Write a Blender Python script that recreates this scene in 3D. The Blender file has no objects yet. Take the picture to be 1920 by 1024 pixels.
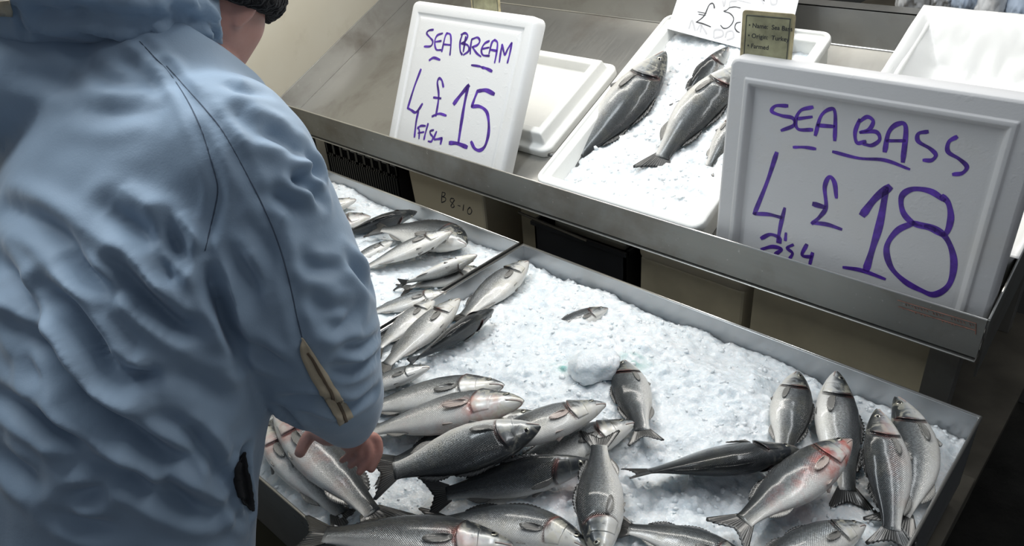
import bpy, bmesh, math, random
import numpy as np
from mathutils import Vector, Matrix, noise as mnoise
from mathutils.bvhtree import BVHTree

random.seed(7)
RS = np.random.RandomState(11)
SC = bpy.context.scene
COL = SC.collection
RIM = 0.78                     # height of the steel bin rims above the floor (m)
F_PX, CX, CY = 1435.0, 960.0, 512.0

# ---------------------------------------------------------------- camera
def _u(v):
    v = np.asarray(v, float)
    return v / np.linalg.norm(v)
_Y = _u([2551 - CX, -(-492 - CY), -F_PX])
_X = -_u([-791 - CX, -(-210 - CY), -F_PX])
_X = _u(_X - _Y * _X.dot(_Y))
_Z = np.cross(_X, _Y)
RCAM = np.stack([_X, _Y, _Z])                 # camera -> world
CAM = np.array([0, 0, RIM + 1.0])

def ray(px, py):
    return RCAM @ np.array([(px - CX) / F_PX, -(py - CY) / F_PX, -1.0])
def at_depth(px, py, t):
    return CAM + t * ray(px, py)
def at_plane(px, py, p0, n):
    r = ray(px, py); n = np.asarray(n, float)
    return CAM + r * ((np.asarray(p0, float) - CAM).dot(n) / r.dot(n))
def at_z(px, py, z):
    return at_plane(px, py, (0, 0, z), (0, 0, 1))
def at_y(px, py, y):
    return at_plane(px, py, (0, y, 0), (0, 1, 0))
def proj(p):
    c = RCAM.T @ (np.asarray(p, float) - CAM)
    return np.array([CX + F_PX * c[0] / -c[2], CY - F_PX * c[1] / -c[2]])

cam_d = bpy.data.cameras.new('camera'); cam = bpy.data.objects.new('camera', cam_d); COL.objects.link(cam)
cam_d.sensor_fit = 'HORIZONTAL'; cam_d.sensor_width = 36.0; cam_d.lens = F_PX / 1920.0 * 36.0
cam_d.clip_start = 0.02; cam_d.clip_end = 50
_m = Matrix([list(RCAM[i]) + [CAM[i]] for i in range(3)] + [[0, 0, 0, 1]])
cam.matrix_world = _m
SC.camera = cam

# ---------------------------------------------------------------- helpers
def tag(o, label=None, cat=None, group=None, kind=None):
    if label: o['label'] = label
    if cat: o['category'] = cat
    if group: o['group'] = group
    if kind: o['kind'] = kind
    return o
def mesh_data(name, verts, faces, mat=None, smooth=True):
    me = bpy.data.meshes.new(name)
    me.from_pydata([tuple(map(float, v)) for v in verts], [], [tuple(map(int, f)) for f in faces])
    if mat is not None:
        for m in (mat if isinstance(mat, (list, tuple)) else [mat]): me.materials.append(m)
    if smooth: me.polygons.foreach_set('use_smooth', [True] * len(me.polygons))
    me.update()
    return me
def obj(name, me, parent=None, matrix=None):
    o = bpy.data.objects.new(name, me); COL.objects.link(o)
    if parent is not None: o.parent = parent
    if matrix is not None: o.matrix_local = matrix
    return o
def mk(name, verts, faces, mat, parent=None, smooth=True, matrix=None):
    return obj(name, mesh_data(name, verts, faces, mat, smooth), parent, matrix)
def empty(name, loc=(0, 0, 0), matrix=None):
    o = bpy.data.objects.new(name, None); COL.objects.link(o); o.empty_display_size = .05
    if matrix is not None: o.matrix_world = matrix
    else: o.location = loc
    return o
def fix_normals(me):
    bm = bmesh.new(); bm.from_mesh(me); bmesh.ops.recalc_face_normals(bm, faces=bm.faces[:]); bm.to_mesh(me); bm.free()
def bevel_mod(o, w=.004, seg=2, ang=35):
    m = o.modifiers.new('bevel', 'BEVEL'); m.width = w; m.segments = seg; m.limit_method = 'ANGLE'; m.angle_limit = math.radians(ang)
    return o
def solidify(o, t, off=0):
    m = o.modifiers.new('solid', 'SOLIDIFY'); m.thickness = t; m.offset = off
    return o
class MB:
    """collects closed solids into one mesh"""
    def __init__(s): s.v = []; s.f = []
    def add(s, v, f):
        o = len(s.v); s.v += [tuple(map(float, p)) for p in v]; s.f += [tuple(i + o for i in q) for q in f]
        return s
    def box(s, a, b):
        (x0, y0, z0), (x1, y1, z1) = a, b
        return s.hexa([(x0, y0, z0), (x1, y0, z0), (x1, y1, z0), (x0, y1, z0), (x0, y0, z1), (x1, y0, z1), (x1, y1, z1), (x0, y1, z1)])
    def hexa(s, p):
        return s.add(p, [(0, 3, 2, 1), (4, 5, 6, 7), (0, 1, 5, 4), (1, 2, 6, 5), (2, 3, 7, 6), (3, 0, 4, 7)])
    def bar(s, a, b, r, n=10):
        a = np.asarray(a, float); b = np.asarray(b, float); t = _u(b - a)
        u = _u(np.cross(t, [0, 0, 1] if abs(t[2]) < .9 else [1, 0, 0])); w = np.cross(t, u)
        ring = lambda c: [c + r * (math.cos(k * 2 * math.pi / n) * u + math.sin(k * 2 * math.pi / n) * w) for k in range(n)]
        f = [(k, (k + 1) % n, n + (k + 1) % n, n + k) for k in range(n)] + [tuple(range(n - 1, -1, -1)), tuple(range(n, 2 * n))]
        return s.add(ring(a) + ring(b), f)
    def build(s, name, mat, parent=None, smooth=False, matrix=None, bevel=0):
        o = mk(name, s.v, s.f, mat, parent, smooth, matrix)
        fix_normals(o.data)
        if bevel: bevel_mod(o, bevel)
        return o
def sweep(name, pts, rad, mat, parent=None, n=7, inv=None):
    """one continuous tube along pts"""
    P = [np.asarray(p, float) for p in pts]; P = [P[0]] + [b for a, b in zip(P[:-1], P[1:]) if np.linalg.norm(b - a) > 1e-5]
    if isinstance(rad, (int, float)): rad = [rad] * len(P)
    V = []; Fc = []; u = None
    for i, p in enumerate(P):
        t = _u(P[min(i + 1, len(P) - 1)] - P[max(i - 1, 0)])
        if u is None: u = _u(np.cross(t, [.31, .55, .77]))
        u = _u(u - t * u.dot(t)); w = np.cross(t, u)
        V += [p + rad[min(i, len(rad) - 1)] * (math.cos(2 * math.pi * k / n) * u + math.sin(2 * math.pi * k / n) * w) for k in range(n)]
    for i in range(len(P) - 1): Fc += [(i * n + k, i * n + (k + 1) % n, (i + 1) * n + (k + 1) % n, (i + 1) * n + k) for k in range(n)]
    Fc += [tuple(range(n - 1, -1, -1)), tuple((len(P) - 1) * n + k for k in range(n))]
    o = mk(name, V, Fc, mat, parent, True); fix_normals(o.data)
    if inv is not None: o.matrix_local = inv
    return o
def rr(w, h, r, z, n=5, cx=0, cy=0):
    r = max(min(r, w / 2 - 1e-4, h / 2 - 1e-4), 1e-4)
    P = []
    for qx, qy, a0 in ((w/2 - r, -h/2 + r, -90), (w/2 - r, h/2 - r, 0), (-w/2 + r, h/2 - r, 90), (-w/2 + r, -h/2 + r, 180)):
        for k in range(n + 1):
            a = math.radians(a0 + 90 * k / n)
            P.append((cx + qx + r * math.cos(a), cy + qy + r * math.sin(a), z))
    return P
def loft(rings, cap0=True, cap1=True):
    n = len(rings[0]); V = [p for r in rings for p in r]; Fc = []
    for i in range(len(rings) - 1):
        for k in range(n):
            k2 = (k + 1) % n
            Fc.append((i * n + k, i * n + k2, (i + 1) * n + k2, (i + 1) * n + k))
    if cap0: Fc.append(tuple(range(n - 1, -1, -1)))
    if cap1: Fc.append(tuple((len(rings) - 1) * n + k for k in range(n)))
    return V, Fc
def rrloft(w, h, r, prof):
    """prof: list of (inset, z); rounded rectangle profile"""
    return loft([rr(w - 2 * i, h - 2 * i, max(r - i, .003), z) for i, z in prof])
def catmull(P, n=8):
    P = [np.asarray(p, float) for p in P]
    if len(P) < 3: return [P[0] + (P[-1] - P[0]) * k / n for k in range(n + 1)]
    Q = [2 * P[0] - P[1]] + P + [2 * P[-1] - P[-2]]; out = []
    for i in range(1, len(Q) - 2):
        a, b, c, d = Q[i - 1:i + 3]
        for k in range(n):
            t = k / n
            out.append(.5 * (2 * b + (c - a) * t + (2 * a - 5 * b + 4 * c - d) * t * t + (3 * b - a - 3 * c + d) * t ** 3))
    out.append(P[-1]); return out
def frame_matrix(o, ex, ey, ez):
    return Matrix([[ex[i], ey[i], ez[i], o[i]] for i in range(3)] + [[0, 0, 0, 1]])

# ---------------------------------------------------------------- materials
class NT:
    def __init__(s, name):
        s.m = bpy.data.materials.new(name); s.m.use_nodes = True; s.t = s.m.node_tree
        s.b = s.t.nodes['Principled BSDF']; s.out = s.t.nodes['Material Output']
    def n(s, typ, ins=None, **kw):
        nd = s.t.nodes.new(typ)
        for k, v in kw.items(): setattr(nd, k, v)
        for k, v in (ins or {}).items(): s.put(nd.inputs[k], v)
        return nd
    def put(s, sock, v):
        if isinstance(v, bpy.types.NodeSocket): s.t.links.new(v, sock)
        elif hasattr(v, 'outputs'): s.t.links.new(v.outputs[0], sock)
        else: sock.default_value = v
    def set(s, **kw):
        for k, v in kw.items(): s.put(s.b.inputs[k.replace('_', ' ')], v)
        return s
    def math(s, op, a, b=0., c=None, clamp=False):
        nd = s.n('ShaderNodeMath', operation=op, use_clamp=clamp); s.put(nd.inputs[0], a); s.put(nd.inputs[1], b)
        if c is not None: s.put(nd.inputs[2], c)
        return nd.outputs[0]
    def mix(s, f, a, b):
        nd = s.n('ShaderNodeMix', data_type='RGBA'); s.put(nd.inputs[0], f); s.put(nd.inputs[6], a); s.put(nd.inputs[7], b)
        return nd.outputs[2]
    def ramp(s, f, stops, interp='LINEAR'):
        nd = s.n('ShaderNodeValToRGB'); s.put(nd.inputs[0], f); cr = nd.color_ramp; cr.interpolation = interp
        while len(cr.elements) < len(stops): cr.elements.new(.5)
        for e, (p, c) in zip(cr.elements, stops): e.position = p; e.color = c if len(c) == 4 else (*c, 1)
        return nd.outputs[0]
    def noise(s, scale, vec=None, detail=3, rough=.55, dist=0.):
        nd = s.n('ShaderNodeTexNoise'); nd.inputs['Scale'].default_value = scale; nd.inputs['Detail'].default_value = detail
        nd.inputs['Roughness'].default_value = rough; nd.inputs['Distortion'].default_value = dist
        if vec is not None: s.put(nd.inputs['Vector'], vec)
        return nd.outputs[0]
    def coord(s, k='Object', scale=None, rot=None):
        o = s.n('ShaderNodeTexCoord').outputs[k]
        if scale is None and rot is None: return o
        mp = s.n('ShaderNodeMapping'); s.put(mp.inputs['Vector'], o)
        if scale: mp.inputs['Scale'].default_value = scale
        if rot: mp.inputs['Rotation'].default_value = rot
        return mp.outputs[0]
    def bump(s, h, strength=.3, dist=.002):
        nd = s.n('ShaderNodeBump'); nd.inputs['Strength'].default_value = strength; nd.inputs['Distance'].default_value = dist
        s.put(nd.inputs['Height'], h); s.put(s.b.inputs['Normal'], nd.outputs[0]); return nd
    def attr(s, name, kind='GEOMETRY'):
        return s.n('ShaderNodeAttribute', attribute_name=name, attribute_type=kind).outputs['Fac']
c4 = lambda c: (c[0], c[1], c[2], 1.0)

def m_plain(name, col, rough=.5, metal=0., var=.12, scale=8., bump=0., spec=.5, bscale=60):
    t = NT(name); n = t.noise(scale, t.coord(), 4)
    a = tuple(max(0, x * (1 - var)) for x in col); b = tuple(min(1, x * (1 + var)) for x in col)
    t.set(Base_Color=t.ramp(n, [(.3, a), (.7, b)]), Roughness=rough, Metallic=metal, Specular_IOR_Level=spec)
    if bump: t.bump(t.noise(bscale, t.coord(), 2), bump, .002)
    return t.m
def m_steel(name, col=(.50, .49, .46), rough=.34, dirt=(.12, .09, .06), dirty=.45, stretch=(2, 60, 60)):
    t = NT(name)
    br = t.noise(3., t.coord('Object', stretch), 4, .6)
    bl = t.noise(5.5, t.coord(), 5, .6, .4)
    sp = t.noise(90., t.coord(), 2)
    base = t.mix(t.math('MULTIPLY', t.ramp(bl, [(.48, (0, 0, 0)), (.75, (1, 1, 1))]), dirty), c4(col), c4(dirt))
    spots = t.ramp(sp, [(.70, (0, 0, 0)), (.76, (1, 1, 1))])
    base = t.mix(t.math('MULTIPLY', spots, .35), base, (.6, .58, .55, 1))
    r = t.math('ADD', t.math('MULTIPLY', br, .16), t.math('ADD', t.math('MULTIPLY', bl, .2), rough - .18))
    t.set(Base_Color=base, Metallic=.82, Roughness=r)
    t.bump(br, .06, .001)
    return t.m
def m_foam(name, col=(.80, .80, .77), stain=0.):
    t = NT(name)
    v = t.n('ShaderNodeTexVoronoi'); t.put(v.inputs['Vector'], t.coord()); v.inputs['Scale'].default_value = 260.
    pit = t.noise(45., t.coord(), 2)
    st = t.ramp(t.noise(6., t.coord(), 4), [(.55, (0, 0, 0)), (.75, (1, 1, 1))])
    base = t.mix(t.math('MULTIPLY', st, stain), c4(col), (.55, .46, .30, 1))
    t.set(Base_Color=base, Roughness=.55, Specular_IOR_Level=.4, Subsurface_Weight=.12, Subsurface_Radius=(.01, .01, .01))
    h = t.math('ADD', t.math('MULTIPLY', v.outputs[0], .5), t.ramp(pit, [(.62, (0, 0, 0)), (.7, (1, 1, 1))]))
    t.bump(h, .18, .0012)
    return t.m

M = {}
M['steel'] = m_steel('brushed steel')
M['steel_pan'] = m_steel('steel shelf pan', (.38, .375, .355), .38, (.16, .13, .10), .5, (40, 3, 40))
M['steel_dark'] = m_steel('worn shaded steel lip', (.24, .24, .225), .5, (.13, .10, .07), .6)  # darker copy of the shelf steel; dark reflections put into its colour
M['steel_bin'] = m_steel('steel fish bin', (.40, .41, .42), .32, (.2, .19, .17), .3)
M['steel_edge'] = m_plain('bare steel edge', (.62, .61, .58), .28, .9)
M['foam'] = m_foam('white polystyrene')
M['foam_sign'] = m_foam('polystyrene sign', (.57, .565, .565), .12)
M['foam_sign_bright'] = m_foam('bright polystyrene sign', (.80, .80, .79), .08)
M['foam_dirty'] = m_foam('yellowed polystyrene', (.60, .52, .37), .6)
M['foam_beige'] = m_foam('old beige polystyrene', (.50, .44, .33), .5)  # beige is this foam's own colour
M['ink'] = m_plain('purple marker ink', (.085, .030, .30), .45, 0, .55, 40)
M['ink_black'] = m_plain('black marker ink', (.03, .03, .035), .5, 0, .3, 40)
M['ink_grey'] = m_plain('show-through grey ink', (.52, .52, .54), .7, 0, .1, 40)
M['ink_red'] = m_plain('worn red print', (.24, .12, .09), .6, 0, .4, 60)
M['paper'] = m_plain('white card', (.72, .73, .75), .5, 0, .02, 3)
M['tag_edge'] = m_plain('stained laminated card', (.40, .34, .20), .4, 0, .4, 28)
M['tag_face'] = m_plain('dirty printed card', (.27, .26, .16), .4, 0, .45, 22)
M['black_plastic'] = m_plain('black crate plastic', (.018, .019, .021), .42, 0, .2, 10)
M['board'] = m_plain('stained beige board', (.60, .52, .36), .5, 0, .22, 5, .1)
M['wood_dark'] = m_plain('dark wood post', (.045, .036, .026), .7, 0, .3, 9)
M['olive'] = m_plain('dark olive panel', (.035, .034, .014), .4, 0, .25, 6)
M['rail'] = m_plain('dull painted rail', (.10, .088, .068), .5, .2, .3, 9)
M['bag'] = m_plain('white carrier bag', (.70, .71, .72), .35, 0, .05, 4)
M['bag_blue'] = m_plain('pale blue carrier bag', (.42, .50, .62), .35, 0, .15, 6)
M['liner'] = m_plain('white plastic liner', (.80, .80, .78), .3, 0, .03, 4)
M['skin'] = None
def m_wall():
    t = NT('cream painted wall'); n = t.noise(3., t.coord(), 5); n2 = t.noise(40., t.coord(), 3)
    st = t.ramp(t.noise(7., t.coord(), 5, .65), [(.60, (0, 0, 0)), (.78, (1, 1, 1))])
    b = t.ramp(n, [(.3, (.74, .68, .54)), (.7, (.80, .75, .62))])
    t.set(Base_Color=t.mix(t.math('MULTIPLY', st, .3), b, (.45, .38, .27, 1)), Roughness=.55)
    t.bump(n2, .08, .002); return t.m
M['wall'] = m_wall()
def m_floor():
    t = NT('shaded wet concrete'); n = t.noise(6., t.coord(), 6, .65)
    t.set(Base_Color=t.ramp(n, [(.3, (.008, .008, .007)), (.75, (.03, .028, .024))]), Roughness=t.ramp(t.noise(3., t.coord(), 4), [(.4, (.25,) * 3), (.7, (.7,) * 3)]))  # near-black base: the stall's shadow is put into the floor colour
    t.bump(t.noise(70., t.coord(), 3), .3, .003); return t.m
M['floor'] = m_floor()
M['wall_dark'] = m_plain('dark grey wall', (.06, .062, .06), .6, 0, .2, 4)
def m_fabric():
    t = NT('blue-grey work jacket fabric')
    n = t.noise(5., t.coord(), 4); w = t.noise(420., t.coord(), 2); p = t.noise(28., t.coord(), 4)
    base = t.ramp(n, [(.3, (.265, .35, .45)), (.7, (.30, .395, .505))])
    t.set(Base_Color=base, Roughness=.62, Sheen_Weight=.25, Sheen_Roughness=.4, Specular_IOR_Level=.35)
    t.bump(t.math('ADD', t.math('MULTIPLY', w, .18), t.math('MULTIPLY', p, .9)), .22, .004); return t.m
M['fabric'] = m_fabric()
M['seam'] = m_plain('dark seam thread', (.075, .10, .14), .8, 0, .1)
M['lining'] = m_plain('black pocket lining', (.008, .008, .01), .85, 0, .1)
M['tan'] = m_plain('tan reflective tape', (.52, .43, .30), .5, 0, .12, 30)
M['tan_dark'] = m_plain('brown stripe of tape', (.13, .09, .055), .6, 0, .2, 30)
M['trousers'] = m_plain('dark trousers', (.02, .022, .028), .8, 0, .2)
M['boots'] = m_plain('black rubber boots', (.012, .012, .012), .4, 0, .2)
def m_knit():
    t = NT('black wool knit')
    wv = t.n('ShaderNodeTexWave', wave_type='BANDS'); t.put(wv.inputs['Vector'], t.coord()); wv.inputs['Scale'].default_value = 60; wv.inputs['Distortion'].default_value = 3
    t.set(Base_Color=t.ramp(t.noise(150., t.coord(), 3), [(.35, (.004, .004, .005)), (.75, (.016, .016, .017))]), Roughness=1., Sheen_Weight=.08, Specular_IOR_Level=.1)
    t.bump(t.math('ADD', wv.outputs[1], t.noise(300., t.coord(), 3)), .8, .004); return t.m
M['knit'] = m_knit()
def m_skin():
    t = NT('skin'); n = t.noise(9., t.coord(), 5, .6); n2 = t.noise(200., t.coord(), 2)
    t.set(Base_Color=t.ramp(n, [(.3, (.44, .215, .175)), (.7, (.55, .31, .255))]), Roughness=.5, Subsurface_Weight=.15, Subsurface_Radius=(.02, .008, .004), Subsurface_Scale=.5)
    t.bump(n2, .15, .001); return t.m
M['skin'] = m_skin()
M['hair'] = m_plain('grey-brown hair', (.05, .04, .03), .7, 0, .3, 60)
M['lip_skin'] = m_plain('lips', (.36, .14, .12), .5)
M['eye_white'] = m_plain('eye white', (.7, .68, .65), .2, 0, .02)
M['iris'] = m_plain('brown iris', (.06, .03, .015), .15, 0, .1)
M['nail'] = m_plain('finger nail', (.55, .33, .28), .3, 0, .05)

def m_ice():
    t = NT('crushed ice'); co = t.coord('Object')
    n = t.noise(35., co, 4, .6); big = t.noise(5., co, 3)
    base = t.ramp(n, [(.25, (.66, .705, .73)), (.65, (.79, .815, .83))])
    base = t.mix(t.math('MULTIPLY', t.ramp(big, [(.45, (0, 0, 0)), (.7, (1, 1, 1))]), .22), base, (.62, .74, .80, 1))
    base = t.mix(t.attr('teal'), base, (.10, .34, .29, 1))
    base = t.mix(t.math('MULTIPLY', t.attr('pink'), .35), base, (.75, .45, .40, 1))
    t.set(Base_Color=base, Roughness=.28, IOR=1.31, Subsurface_Weight=.7, Subsurface_Radius=(.020, .024, .026), Subsurface_Scale=1., Coat_Weight=.15, Coat_Roughness=.1)
    v = t.n('ShaderNodeTexVoronoi'); t.put(v.inputs['Vector'], co); v.inputs['Scale'].default_value = 210.
    t.bump(t.math('ADD', v.outputs[0], t.math('MULTIPLY', t.noise(120., co, 3), .8)), .32, .003)
    return t.m
M['ice'] = m_ice()
def m_chip():
    t = NT('ice chips'); t.set(Base_Color=t.ramp(t.noise(40., t.coord(), 2), [(.3, (.74, .78, .80)), (.7, (.86, .88, .89))]), Roughness=.25, IOR=1.31)
    return t.m
M['ice_chip'] = m_chip()

def m_fish(name, bream=False):
    t = NT(name)
    su, sv, tone, blood, fresh = (t.attr(k) for k in ('su', 'sv', 'tone', 'blood', 'rnd'))
    uv = t.n('ShaderNodeUVMap').outputs[0]; co = t.coord('Object')
    off = t.n('ShaderNodeVectorMath', operation='ADD'); t.put(off.inputs[0], co)
    cb = t.n('ShaderNodeCombineXYZ'); t.put(cb.inputs[0], t.math('MULTIPLY', fresh, 7.3)); t.put(cb.inputs[1], t.math('MULTIPLY', fresh, 3.1)); t.put(off.inputs[1], cb.outputs[0])
    co = off.outputs[0]
    # scales: a staggered diamond lattice
    mp = t.n('ShaderNodeMapping'); t.put(mp.inputs['Vector'], uv); mp.inputs['Rotation'].default_value = (0, 0, math.radians(45)); mp.inputs['Scale'].default_value = (1, 1, 1)
    vo = t.n('ShaderNodeTexVoronoi', distance='MANHATTAN', feature='F1'); t.put(vo.inputs['Vector'], mp.outputs[0]); vo.inputs['Scale'].default_value = 400. if not bream else 420.; vo.inputs['Randomness'].default_value = .12
    cell = vo.outputs['Distance']
    rc = t.n('ShaderNodeSeparateColor'); t.put(rc.inputs[0], vo.outputs['Color'])
    scmask = t.math('MULTIPLY', t.ramp(su, [(.20, (0, 0, 0)), (.27, (1, 1, 1))]), t.ramp(t.math('MULTIPLY_ADD', sv, .5, .5), [(.12, (.25,) * 3), (.42, (1, 1, 1))]))
    n1 = t.noise(22., co, 4, .6); n2 = t.noise(9., co, 3, .5)
    d = t.math('ADD', t.math('MULTIPLY_ADD', sv, .5, .5), t.math('ADD', t.math('MULTIPLY', t.math('SUBTRACT', tone, .5), .62), t.math('MULTIPLY', t.math('SUBTRACT', n2, .5), .22)))
    hd_ = t.math('SUBTRACT', 1., t.ramp(su, [(.18, (0, 0, 0)), (.28, (1, 1, 1))]))
    d = t.math('ADD', d, t.math('MULTIPLY', hd_, t.math('MULTIPLY', t.math('MAXIMUM', t.math('ADD', sv, .1), 0.), .38)))
    col = t.ramp(d, [(.0, (.74, .72, .68)), (.26, (.66, .65, .62)), (.40, (.44, .45, .45)), (.56, (.25, .27, .28)), (.72, (.085, .095, .10)), (1., (.022, .026, .03))])
    # mottled head: pale gold and black blotches ahead of the scales
    hm = t.math('SUBTRACT', 1., t.ramp(su, [(.20, (0, 0, 0)), (.27, (1, 1, 1))])); n3 = t.noise(48., co, 4, .6, .8)
    hup = t.ramp(t.math('MULTIPLY_ADD', sv, .5, .5), [(.22, (0, 0, 0)), (.45, (1, 1, 1))])
    col = t.mix(t.math('MULTIPLY', t.math('MULTIPLY', hm, t.ramp(n3, [(.50, (0, 0, 0)), (.60, (1, 1, 1))])), t.math('SUBTRACT', .95, tone, clamp=True)), col, (.60, .57, .46, 1))
    col = t.mix(t.math('MULTIPLY', t.math('MULTIPLY', hm, hup), t.math('MULTIPLY', t.ramp(n3, [(.36, (1, 1, 1)), (.46, (0, 0, 0))]), .8)), col, (.020, .022, .024, 1))
    # yellowish sheen patches on the flanks
    ys = t.math('MULTIPLY', t.ramp(n1, [(.52, (0, 0, 0)), (.72, (1, 1, 1))]), .35)
    col = t.mix(ys, col, t.mix(d, (.60, .54, .40, 1), (.10, .10, .07, 1)))
    edge = t.ramp(cell, [(.36, (1, 1, 1)), (.72, (.40, .40, .40))])
    spark = t.ramp(rc.outputs[0], [(.1, (.72, .72, .72)), (.9, (1.25, 1.25, 1.25))])
    mul = t.n('ShaderNodeMix', data_type='RGBA', blend_type='MULTIPLY'); t.put(mul.inputs[0], t.math('MULTIPLY', scmask, .85)); t.put(mul.inputs[6], col)
    e2 = t.n('ShaderNodeMix', data_type='RGBA', blend_type='MULTIPLY'); e2.inputs[0].default_value = 1; t.put(e2.inputs[6], edge); t.put(e2.inputs[7], spark)
    t.put(mul.inputs[7], e2.outputs[2]); col = mul.outputs[2]
    # lateral line
    ll = t.math('SUBTRACT', 1., t.math('MULTIPLY', t.math('ABSOLUTE', t.math('SUBTRACT', sv, .22)), 28.), clamp=True)
    col = t.mix(t.math('MULTIPLY', t.math('MULTIPLY', ll, t.ramp(su, [(.24, (0, 0, 0)), (.27, (1, 1, 1))])), .45), col, (.07, .075, .08, 1))
    # gill slit: shade of the open gap painted dark, with red gill tissue
    gl = t.attr('gill')
    col = t.mix(t.math('MULTIPLY', gl, .85), col, t.mix(t.ramp(n1, [(.45, (0, 0, 0)), (.7, (1, 1, 1))]), (.014, .012, .012, 1), (.16, .045, .035, 1)))
    # blood marks
    bm_ = t.math('MULTIPLY', t.math('MULTIPLY', blood, t.ramp(n1, [(.45, (0, 0, 0)), (.66, (1, 1, 1))])), t.ramp(t.math('MULTIPLY_ADD', sv, .5, .5), [(.45, (1, 1, 1)), (.62, (0, 0, 0))]))
    bm_ = t.math('MULTIPLY', bm_, t.ramp(su, [(.02, (.2,) * 3), (.10, (1, 1, 1)), (.26, (1, 1, 1)), (.36, (.35,) * 3), (.62, (.6,) * 3), (.74, (0, 0, 0))]))
    col = t.mix(bm_, col, (.50, .09, .07, 1))
    met = t.math('MULTIPLY', t.ramp(d, [(.15, (.08,) * 3), (.42, (.62,) * 3), (.8, (.35,) * 3)]), t.math('MULTIPLY_ADD', scmask, .6, .4))
    rgh = t.math('ADD', .24, t.math('MULTIPLY', n1, .16))
    t.set(Base_Color=col, Metallic=met, Roughness=rgh, Specular_IOR_Level=.6, Coat_Weight=.35, Coat_Roughness=.12)
    h = t.math('ADD', t.math('MULTIPLY', t.math('MULTIPLY', t.ramp(cell, [(.1, (1, 1, 1)), (.75, (0, 0, 0))]), scmask), 1.), t.math('MULTIPLY', n1, .5))
    t.bump(h, .7, .0015)
    return t.m
M['fish'] = m_fish('sea bass skin'); M['fish_bream'] = m_fish('sea bream skin', True)
def m_fin(name, a, b):
    t = NT(name); su = t.attr('ray')
    wv = t.math('SINE', t.math('MULTIPLY', su, 95.))
    t.set(Base_Color=t.mix(t.math('MULTIPLY_ADD', wv, .5, .5), c4(a), c4(b)), Roughness=.35, Coat_Weight=.4, Coat_Roughness=.15, Specular_IOR_Level=.6)
    t.bump(wv, .35, .001); return t.m
M['fin_dark'] = m_fin('dark tail fin', (.012, .012, .012), (.040, .040, .037))
M['fin_grey'] = m_fin('grey fin', (.12, .115, .105), (.26, .25, .23))
M['fin_pale'] = m_fin('pale pink fin', (.40, .30, .26), (.58, .50, .45))
def m_gill():
    t = NT('gill plate skin'); tone = t.attr('tone'); sv = t.attr('sv'); fr = t.attr('fr'); rnd = t.attr('rnd')
    cb = t.n('ShaderNodeCombineXYZ'); t.put(cb.inputs[0], t.math('MULTIPLY', rnd, 9.1)); ad = t.n('ShaderNodeVectorMath', operation='ADD'); t.put(ad.inputs[0], t.coord()); t.put(ad.inputs[1], cb.outputs[0])
    n = t.noise(38., ad.outputs[0], 4, .6, .6); n2 = t.noise(110., ad.outputs[0], 3)
    d = t.math('ADD', t.math('MULTIPLY_ADD', sv, .5, .5), t.math('ADD', t.math('MULTIPLY', t.math('SUBTRACT', tone, .5), .5), t.math('MULTIPLY', t.math('SUBTRACT', n, .5), .75)))
    col = t.ramp(d, [(.16, (.70, .68, .64)), (.40, (.50, .48, .41)), (.56, (.26, .25, .22)), (.70, (.06, .062, .062)), (.9, (.018, .02, .024))])
    col = t.mix(t.math('MULTIPLY', t.ramp(n2, [(.55, (0, 0, 0)), (.68, (1, 1, 1))]), .4), col, (.62, .56, .38, 1))
    edge = t.math('MULTIPLY', t.ramp(fr, [(.86, (0, 0, 0)), (1., (1, 1, 1))]), t.ramp(t.math('MULTIPLY_ADD', sv, .5, .5), [(.25, (0, 0, 0)), (.5, (1, 1, 1))]))
    col = t.mix(t.math('MULTIPLY', edge, .85), col, (.015, .012, .012, 1))
    t.set(Base_Color=col, Metallic=.3, Roughness=.25, Coat_Weight=.4, Coat_Roughness=.1)
    t.bump(n2, .35, .002); return t.m
M['gill'] = m_gill()
M['fish_iris'] = m_plain('silver fish iris', (.30, .29, .24), .2, .6, .3, 200)
M['fish_pupil'] = m_plain('black fish pupil', (.006, .006, .008), .08, 0, 0)
M['mouth'] = m_plain('fish lip', (.42, .33, .30), .35, 0, .25, 60)
# ---------------------------------------------------------------- setting
FX0, FX1, FY0, FY1 = -2.72, 2.2, -2.0, 3.9
def struct(name, mb, mat, label=None, cat=None):
    o = mb.build(name, mat); o['kind'] = 'structure'
    if label: tag(o, label, cat)
    return o
struct('floor', MB().box((FX0, FY0, -.06), (FX1, FY1, 0)), M['floor'], 'shaded wet concrete floor under the fish stall', 'floor')
struct('wall_left', MB().box((FX0 - .08, FY0, 0), (FX0, FY1, 3.0)), M['wall'], 'cream painted wall beside the end of the steel shelf', 'wall')
struct('wall_back', MB().box((FX0, FY1, 0), (FX1, FY1 + .08, 3.0)), M['wall_dark'], 'dark grey wall far behind the stall', 'wall')

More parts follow.
